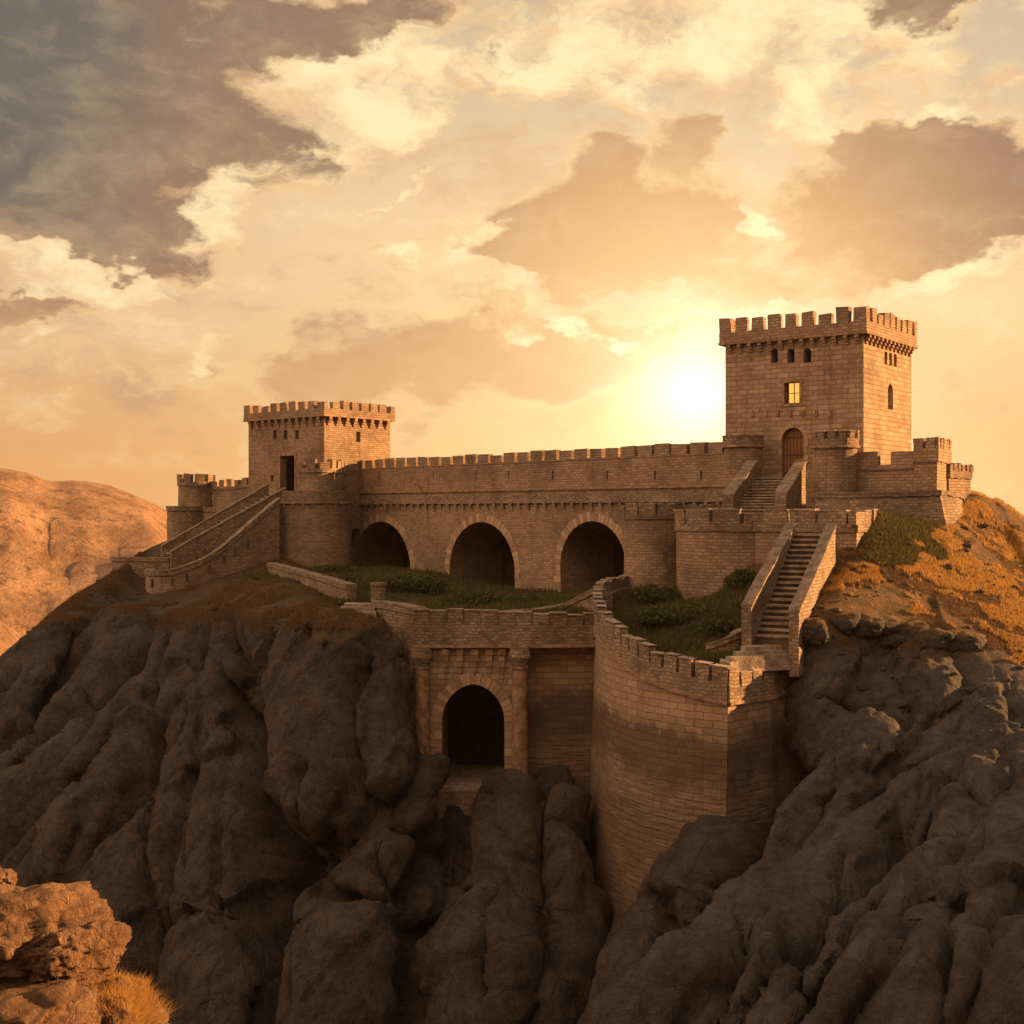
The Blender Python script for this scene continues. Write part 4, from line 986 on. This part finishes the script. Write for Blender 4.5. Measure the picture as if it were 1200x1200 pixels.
# ---- two round bastions and terrace
A = arc_path(X_(766, 108.5), 108.5, 2.5, 170, 330, .72, -9.5, .3)
A = np.vstack([A, line_path([(A[-1,0]+.4, A[-1,1]+.15, .72, -9.5), (X_(842, 107), 107.5, .72, -9.5)], .5)])
walled('round_bastion', 'slim round stone bastion beside the third arch, left of the larger drum', 'bastion', A, .9, M_block, .35, (1.3, .12, .95), lip=False, cap=True)
A = arc_path(X_(862, 99.2), 99.2, 4.55, 95, 282, .2, -9.5, .4)
A = np.vstack([A, line_path([(X_(885, 94.6), 94.4, .2, -9), (X_(950, 91.3), 91.2, .2, -7), (X_(1004, 89), 89.0, .2, -7), (X_(1024, 93.5), 93.5, .2, -5), (X_(1010, 98), 99, .2, -3)], .5)])
walled('round_bastion', 'large drum-fronted bastion with notched battlements and a straight terrace wall behind the long stair', 'bastion', A, 1.0, M_block, .65, (2.15, .2, .98), lip=False, cap=True)
m = MB(); tp = [(12.3, 110.6), (17.4, 108.2), (17.4, 96.2), (X_(885, 95.4), 95.4), (X_(1000, 90.3), 90.3), (X_(1018, 94), 94), (X_(1130, 102), 104), (40, 120), (16, 118), WR-np.array((0, 3)), (X_(745, 112), 112)]
slab_poly(m, [tuple(map(float, q)) for q in tp], -1.6, -1.25)
tr = m.build('terrace_floor', M_slab); tr['kind'] = 'structure'

# turrets beside the keep stair
A = arc_path(X_(871, 111.8), 111.8, 1.65, 150, 390, 6.55, -1.2, .25)
walled('round_turret', 'plain round turret left of the keep stair where the long wall ends', 'turret', A, .5, M_block, .9, None, lip=True)
A = arc_path(X_(979, 104.6), 104.6, 1.72, 150, 400, 6.6, -1.2, .25)
walled('round_turret', 'round turret with notched top right of the keep stair, its right side sunlit', 'turret', A, .5, M_block, .75, (.62, .28, .62), lip=True)
# walls right of the keep
A = line_path([(X_(1003, 104.5), 104.2, 4.85, 0), (X_(1070, 101.5), 101.2, 4.85, 0)], .5)
walled('keep_wall', 'crenellated wall in shade right of the keep with three wide merlons', 'wall', A, .9, M_block, .4, (1.35, 1.0, 1.05), lip=False, parmat=M_block)
A = line_path([(X_(1070, 101.4), 101.1, 5.85, 0), (X_(1098, 99.6), 99.6, 5.85, 0), (X_(1114, 105), 105.2, 5.85, 0)], .5)
walled('corner_turret', 'raised square corner of the keep wall with notched top and bright right face', 'turret', A, .8, M_block, 1.1, (.8, .28, .85), lip=False, parmat=M_block)
A = line_path([(X_(1113.5, 103.5), 103.8, 3.95, -1), (X_(1138, 107), 107, 3.95, -1), (X_(1136, 113), 114, 3.95, -1)], .5)
walled('end_wall', 'lowest sunlit wall block at the far right end of the fortress', 'wall', A, .8, M_block, .6, (.55, .22, .6), lip=False, parmat=M_rubble)
A = line_path([(X_(955, 98.5), 98.5, 1.35, -4), (X_(1010, 97.5), 97.2, 1.4, -4), (X_(1100, 97.6), 97.4, 1.55, -4), (X_(1126, 101), 101.5, 1.5, -5), (X_(1137, 106), 107, 1.0, -5)], .6)
walled('revetment', 'sloping rubble footing wall below the keep wall above the golden grass', 'wall', A, 1.2, M_rubble, .3, None, lip=False, batter=.28, rough=.12)

# ================================================================== VEGETATION AND STONES
def blades(name, V, Nn, sel, count, hgt, wid, mat, lean=(.4, 0, 0), kind='stuff', seed=1, parent=None, spread=.22, ncol=0):
    r = np.random.default_rng(seed); idx = np.where(sel)[0]
    if len(idx) == 0: return None
    c = V[r.choice(idx, count)]+r.uniform(-spread, spread, (count, 3))*np.array([1, 1, .15])
    if ncol:
        pk = r.choice(idx[idx < len(V)-ncol-2], count); f1 = r.random(count)[:,None]; f2 = r.random(count)[:,None]
        c = V[pk]+(V[pk+1]-V[pk])*f1+(V[pk+ncol]-V[pk])*f2+r.uniform(-.06, .06, (count, 3))*np.array([1, 1, 0])
    a = r.uniform(0, 2*math.pi, count); h = hgt*r.uniform(.45, 1.25, count); w = wid*r.uniform(.6, 1.4, count)
    t = np.stack([np.cos(a), np.sin(a), a*0], 1)
    sg = .35 if spread > .05 else .75
    up = np.stack([r.normal(0, sg, count)+lean[0], r.normal(0, sg, count)+lean[1], np.ones(count)], 1); up /= np.linalg.norm(up, axis=1)[:,None]
    b0 = c-t*w[:,None]; b1 = c+t*w[:,None]; tip = c+up*h[:,None]+np.array([0, 0, -.1])*h[:,None]
    b0[:,2] -= min(.08, spread); b1[:,2] -= min(.08, spread)
    VV = np.stack([b0, b1, tip], 1).reshape(-1, 3); f = np.arange(count*3, dtype='i')
    if parent is not None: VV = VV-np.array(origin(parent))
    me = bpy.data.meshes.new(name); me.vertices.add(len(VV)); me.vertices.foreach_set('co', VV.astype('f').ravel())
    me.loops.add(count*3); me.loops.foreach_set('vertex_index', f); me.polygons.add(count); me.polygons.foreach_set('loop_start', np.arange(0, count*3, 3, dtype='i'))
    me.update(calc_edges=True); me.materials.append(mat); o = link(bpy.data.objects.new(name, me)); o.parent = parent
    if kind: o['kind'] = kind
    return o
def pxpy(V): return 600+F*V[:,0]/V[:,1], 600-F*V[:,2]/V[:,1]
RNC = sum([16,50,46,46,40,12])+1; LNC = 16+46*6+1
px, py = pxpy(RV); n1 = fbm(RV*.18, 4, .55, 61)
up = RN[:,2] > .35
sel = up & (px > 960) & (px < 1330) & (py > 575) & (py < 900) & (n1+.5*RN[:,2] > .22) & (RV[:,1] < 112)
ng = fbm(RV*.35, 4, .6, 71)
selg = up & (RV[:,1] < 97) & (px > 985) & (py > 596) & ((((px-1045)/62)**2+((py-632)/34)**2+ng*1.3) < .8)
tag(blades('dry_grass', RV, RN, sel & ~selg & (fbm(RV*.5, 5, .6, 73) > -.02) & (py < np.interp(px, [930, 960, 1040, 1100, 1150, 1200, 1300], [745, 735, 716, 722, 762, 782, 850])), 90000, .24, .03, M_grass_y, (-.25, -.35, 0), seed=2, ncol=RNC), 'golden dry grass covering the sunlit slope on the right', 'grass')
tag(blades('withered_grass', RV, RN, sel & (fbm(RV*.5, 5, .6, 73) < .22) & (py < 760), 45000, .20, .03, M_grass_b, (-.1, -.3, 0), seed=12, ncol=RNC), 'withered brown and olive grass between the golden patches of the right slope', 'grass')
tag(blades('green_grass', RV, RN, selg, 15000, .36, .05, M_grass_g, (0, -.2, 0), seed=3, ncol=RNC), 'green grass patch on the shaded slope beside the terrace corner', 'grass')
px, py = pxpy(LV); n1 = fbm(LV*.2, 4, .55, 63)
sel = (LN[:,2] > .4) & (px > -30) & (px < 480) & (py > 640) & (py < 738) & (LV[:,1] < 150) & (n1 > -.12)
tag(blades('brown_grass', LV, LN, sel, 50000, .34, .045, M_grass_b, (.1, -.3, 0), seed=4, ncol=LNC), 'short brown grass on the shaded left hilltop slope', 'grass')
px, py = pxpy(CY); n1 = fbm(CY*.22, 4, .55, 65)
sel = (CY[:,1] < 150) & (n1 > -.3)
tag(blades('courtyard_grass', CY, CYn, sel, 70000, .5, .06, M_grass_g, (0, -.1, 0), seed=5), 'dark green grass growing in the courtyard and below the round bastions', 'grass')

def bush(label, c, rx, ry, rz, n, seed, grp=None, leafs=.16):
    r = np.random.default_rng(seed)
    root = thing('bush', label, 'bush', c, grp)
    lobes = [(r.uniform(-.5, .5)*rx, r.uniform(-.5, .5)*ry, r.uniform(.1, .5)*rz, r.uniform(.45, .75)) for _ in range(9)]
    L = r.integers(0, len(lobes), n); lb = np.array(lobes)[L]
    d = r.normal(size=(n, 3)); d /= np.linalg.norm(d, axis=1)[:,None]; rad = r.uniform(.55, 1.05, n)**.6
    c0 = lb[:,:3]+d*rad[:,None]*lb[:,3:4]*np.array([rx, ry, rz]); c0 = c0[c0[:,2] > -.3]; n = len(c0)
    a = r.normal(size=(n, 3)); a /= np.linalg.norm(a, axis=1)[:,None]; b = np.cross(a, r.normal(size=(n, 3))); b /= np.linalg.norm(b, axis=1)[:,None]
    s = leafs*r.uniform(.6, 1.4, n)[:,None]
    VV = np.stack([c0-a*s, c0+b*s*.55, c0+a*s, c0-b*s*.55], 1).reshape(-1, 3)
    me = bpy.data.meshes.new('foliage'); me.vertices.add(4*n); me.vertices.foreach_set('co', VV.astype('f').ravel()); me.loops.add(4*n)
    me.loops.foreach_set('vertex_index', np.arange(4*n, dtype='i')); me.polygons.add(n); me.polygons.foreach_set('loop_start', np.arange(0, 4*n, 4, dtype='i'))
    me.update(calc_edges=True); me.materials.append(M_leaf); o = link(bpy.data.objects.new('foliage', me)); o.parent = root
    m = MB(); rn = random.Random(seed)
    for k in range(7):
        e = (c[0]+rn.uniform(-.5, .5)*rx, c[1]+rn.uniform(-.5, .5)*ry, c[2]+rz*.6); s_ = (c[0], c[1], c[2]-.4)
        w = .05; m.poly([(s_[0]-w, s_[1], s_[2]), (s_[0]+w, s_[1], s_[2]), e]); m.poly([(s_[0], s_[1]+w, s_[2]), (s_[0], s_[1]-w, s_[2]), e])
    m.build('stem', M_wood, root)
def gz_(x, y):
    d = ((ctrl[:,:2]-np.array([x, y]))**2).sum(1); w = 1/(d+3)**1.6; return float((w*ctrl[:,2]).sum()/w.sum())
BU = [('broad dark green bush in front of the pier between the first and second arches', 460, 118, 4.6, 3.4, 1.5, 5000),
      ('low dark bush directly below the second arch', 545, 108, 3.0, 2.2, 1.2, 3500),
      ('small dark bush in front of the pier between the second and third arches', 612, 106, 2.6, 1.8, .9, 2600),
      ('dark bush just behind the short round pillar', 432, 126, 4.2, 3.2, 1.0, 3800),
      ('low bush at the foot of the round bastion under the left tower', 390, 140, 3.4, 2.0, .9, 2600),
      ('dark shrub against the big drum beside the long stair', 872, 91.5, 1.7, 1.4, 1.3, 3000),
      ('bush in the hollow between the slim bastion and the big drum', 775, 100, 2.4, 2.2, 1.1, 3000),
      ('sprawling low bush below the big drum near the curved wall', 800, 88, 3.2, 2.2, .9, 3500),
      ('bush on the green slope left of the long stair', 838, 84.5, 1.9, 1.6, .8, 2500)]
for k, (lab, px_, Yk, a, b, c, n) in enumerate(BU):
    x_ = X_(px_, Yk); bush(lab, (x_, Yk, gz_(x_, Yk)-.1), a, b, c, n, 100+k, 'bushes around the courtyard')

def surf_z(V, x, y):
    d = (V[:,0]-x)**2+(V[:,1]-y)**2; return float(V[np.argmin(d), 2])
def stone(name, label, c, r, seed, mat, sub=5, amp=.28, grp=None, sq=(1,1,1)):
    import bmesh
    bm = bmesh.new(); bmesh.ops.create_icosphere(bm, subdivisions=sub, radius=1); me = bpy.data.meshes.new(name); bm.to_mesh(me); bm.free()
    V = np.zeros(len(me.vertices)*3); me.vertices.foreach_get('co', V); V = V.reshape(-1, 3)
    V = np.sign(V)*np.abs(V)**.8; o = seed*13.7
    nd = 1+amp*fbm(V*1.1+o, 5, .55, seed)+amp*.5*fbm(V*np.array([2.2, 2.2, 4.5])+o, 4, .6, seed+3, True)
    e, cid = voro_edge(V*1.5+o, seed); nd += np.minimum(e, .3)*amp*.9+(cid-.5)*amp*.5
    V = V*nd[:,None]*np.array(r); me.vertices.foreach_set('co', V.astype('f').ravel()); me.materials.append(mat); me.shade_smooth(); me.update()
    ob = link(bpy.data.objects.new(name, me)); ob.location = c; ob.rotation_euler = (0, 0, seed*.7)
    return tag(ob, label, 'boulder', grp)
# rock band on the right slope
wh = ['leftmost', 'second from the left', 'third from the left', 'fourth from the left', 'fifth from the left', 'sixth from the left', 'seventh from the left', 'eighth from the left', 'rightmost']
for k, (a, b, rx, rz) in enumerate([(950, 738, 1.1, .8), (990, 728, .9, .65), (1010, 733, 1.2, .75), (1040, 735, 1.1, .6), (1043, 748, .55, .45), (1066, 742, 1.3, .75), (1088, 750, 1.3, .7), (1108, 752, 1.2, .7), (1132, 752, 1.0, .6)]):
    Yk = 80.5; x_ = X_(a, Yk); 
    dd = (600+F*RV[:,0]/RV[:,1]-a)**2+(600-F*RV[:,2]/RV[:,1]-b)**2+np.where(RV[:,1] > 95, 1e6, 0); pt = RV[np.argmin(dd)]
    stone('boulder', f'grey weathered boulder below the golden grass, {wh[k]} in the row', (pt[0], pt[1]-.1, pt[2]-.05), (rx, .9, rz), 20+k, M_rock_r, 4, .25, 'boulders along the grass edge')

def scree(name, label, V, sel, count, r0, r1, mat, seed):
    import bmesh
    r = np.random.default_rng(seed); idx = np.where(sel)[0]
    bm = bmesh.new(); bmesh.ops.create_icosphere(bm, subdivisions=2, radius=1)
    bv = np.array([v.co[:] for v in bm.verts]); bf = np.array([[v.index for v in f.verts] for f in bm.faces]); bm.free()
    c = V[r.choice(idx, count)]+r.uniform(-.3, .3, (count, 3))*np.array([1, 1, 0]); R = r0+(r1-r0)*r.random(count)**3
    out = []; fo = []
    for k in range(count):
        q = bv*(1+.35*fbm(bv*1.2+k*3.1, 2, .5, 5)[:,None])*np.array([1, r.uniform(.6, 1), r.uniform(.4, .8)])
        a = r.uniform(0, 6.28); ca, sa = math.cos(a), math.sin(a); q = q@np.array([[ca, sa, 0], [-sa, ca, 0], [0, 0, 1]])
        out.append(q*R[k]+c[k]+np.array([0, 0, R[k]*.1])); fo.append(bf+k*len(bv))
    VV = np.vstack(out); FF = np.vstack(fo); me = bpy.data.meshes.new(name); me.vertices.add(len(VV)); me.vertices.foreach_set('co', VV.astype('f').ravel())
    me.loops.add(len(FF)*3); me.loops.foreach_set('vertex_index', FF.ravel().astype('i')); me.polygons.add(len(FF)); me.polygons.foreach_set('loop_start', np.arange(0, len(FF)*3, 3, dtype='i'))
    me.update(calc_edges=True); me.materials.append(mat); o = link(bpy.data.objects.new(name, me)); o['kind'] = 'stuff'; o['label'] = label; o['category'] = 'rubble'
px, py = pxpy(LV)
scree('scree', 'small loose stones scattered over the brown left slope', LV, (LN[:,2] > .45) & (px > 0) & (px < 480) & (py > 640) & (py < 760) & (LV[:,1] < 150), 420, .05, .36, M_rock, 31)
px, py = pxpy(RV)
scree('scree', 'small loose stones scattered over the right slope and below the stair', RV, (RN[:,2] > .35) & (px > 940) & (px < 1220) & (py > 600) & (py < 840) & (RV[:,1] < 105), 420, .05, .38, M_rock_r, 32)
scree('scree', 'small loose stones lying in the courtyard grass', CY, (CY[:,1] < 148), 260, .06, .4, M_rock_r, 33)

# foreground outcrop at the lower left, near the camera
FY = 12.0
stone('boulder', 'large sunlit orange boulder with a rounded top in the lower left foreground', P(18, 1100, FY), (.72, .8, .40), 3, M_boulder, 6, .26)
stone('boulder', 'sunlit blocky boulder bulging right over the dry tufts in the lower left corner', P(82, 1118, FY-.3), (.34, .45, .27), 8, M_boulder, 6, .28)
stone('boulder', 'small sunlit stone perched on the far left end of the large boulder', P(3, 1032, FY+.3), (.11, .2, .09), 5, M_boulder, 5, .25)
stone('boulder', 'low sunlit ledge rock along the bottom left edge', P(20, 1205, FY-.9), (.70, .7, .30), 11, M_boulder, 6, .26)
stone('boulder', 'rounded grassy rock sloping out of the bottom edge beside the dry tufts', P(120, 1228, FY-.2), (.52, .7, .47), 14, M_boulder, 6, .30)
G = [(-3.0, 9.5, -7), (0, 9, -12), (-1.0, 13, -13)]
# outcrop body that carries the boulders
na_, nb_ = 90, 90
gx, gy = np.meshgrid(np.linspace(-9, 0.5, na_), np.linspace(4, 18, nb_))
gzv = -5.35-np.maximum(0, (gx+4.6))**2*1.5-np.abs(gy-11.5)**2*.05-np.clip(-gx-5, 0, 9)*.1
gv = np.column_stack([gx.ravel(), gy.ravel(), gzv.ravel()]); gv[:,2] += fbm(gv*np.array([.9,.9,0]), 5, .5, 7)*.4
oc = grid_obj('foreground_outcrop', gv, nb_, na_, M_boulder); oc['kind'] = 'structure'
fb = bpy.data.objects['boulder'] if False else [o for o in bpy.data.objects if o.get('label', '').startswith('rounded grassy rock')][0]
fv = np.zeros(len(fb.data.vertices)*3); fb.data.vertices.foreach_get('co', fv); fv = fv.reshape(-1, 3)
ca, sa = math.cos(fb.rotation_euler.z), math.sin(fb.rotation_euler.z)
fv = fv@np.array([[ca, sa, 0], [-sa, ca, 0], [0, 0, 1]])+np.array(fb.location)
fx, fy = pxpy(fv)
TL = ['dense sunlit tuft on the crest of the lower left grassy rock', 'wiry tuft leaning right off the edge of the lower left grassy rock', 'short tuft low on the front of the lower left grassy rock', 'tuft squeezed between the blocky boulder and the grassy rock']
for k, (tx, ty, rr_, h_, ln, cnt) in enumerate([(146, 1160, 26, .13, (.5, -.1, 0), 1700), (172, 1182, 24, .16, (1.1, 0, 0), 1300), (135, 1192, 38, .09, (.3, -.6, 0), 2200), (104, 1172, 26, .13, (-.2, -.3, 0), 1400)]):
    sel = ((fx-tx)**2+(fy-ty)**2 < rr_**2) & (fv[:,1] < FY+.25)
    if sel.sum() < 20: sel = ((fx-tx)**2+(fy-ty)**2 < (2*rr_)**2)
    c_ = fv[sel].mean(0); tg = thing('grass_tuft', TL[k], 'grass', tuple(map(float, c_)), 'dry tufts on the foreground rock')
    r_ = np.random.default_rng(k); pick = fv[sel][r_.integers(0, sel.sum(), cnt)]+r_.normal(0, .012, (cnt, 3))
    blades('blade_clump', pick, None, np.ones(cnt, bool), cnt, h_, .0028, M_grass_y, ln, kind='stuff', seed=9+k, parent=tg, spread=.01)

# ================================================================== HAZE
m = MB(); x0, x1, y0, y1, z0, z1 = -1500, 1500, -1500, 1500, -94, 62
x0, x1, y0, y1 = -1510, 1510, -1510, 1510
c8 = [(x0,y0),(x1,y0),(x1,y1),(x0,y1)]
m.poly([(x,y,z0) for x,y in c8[::-1]]); m.poly([(x,y,z1) for x,y in c8])
for i in range(4):
    a, b = c8[i], c8[(i+1) % 4]; m.poly([(a[0],a[1],z0),(b[0],b[1],z0),(b[0],b[1],z1),(a[0],a[1],z1)])
hm = bpy.data.materials.new('air_haze'); hm.use_nodes = True; hm.node_tree.nodes.clear(); g = N(hm.node_tree)
pv = g.node('ShaderNodeVolumePrincipled'); pv.inputs['Color'].default_value = (1, .78, .52, 1); pv.inputs['Density'].default_value = .00004; pv.inputs['Anisotropy'].default_value = .3
g.l.new(pv.outputs[0], g.node('ShaderNodeOutputMaterial').inputs['Volume'])
hz = m.build('haze', hm, None, merge=True); hz['kind'] = 'stuff'; hz['label'] = 'warm evening haze filling the air over the valley'
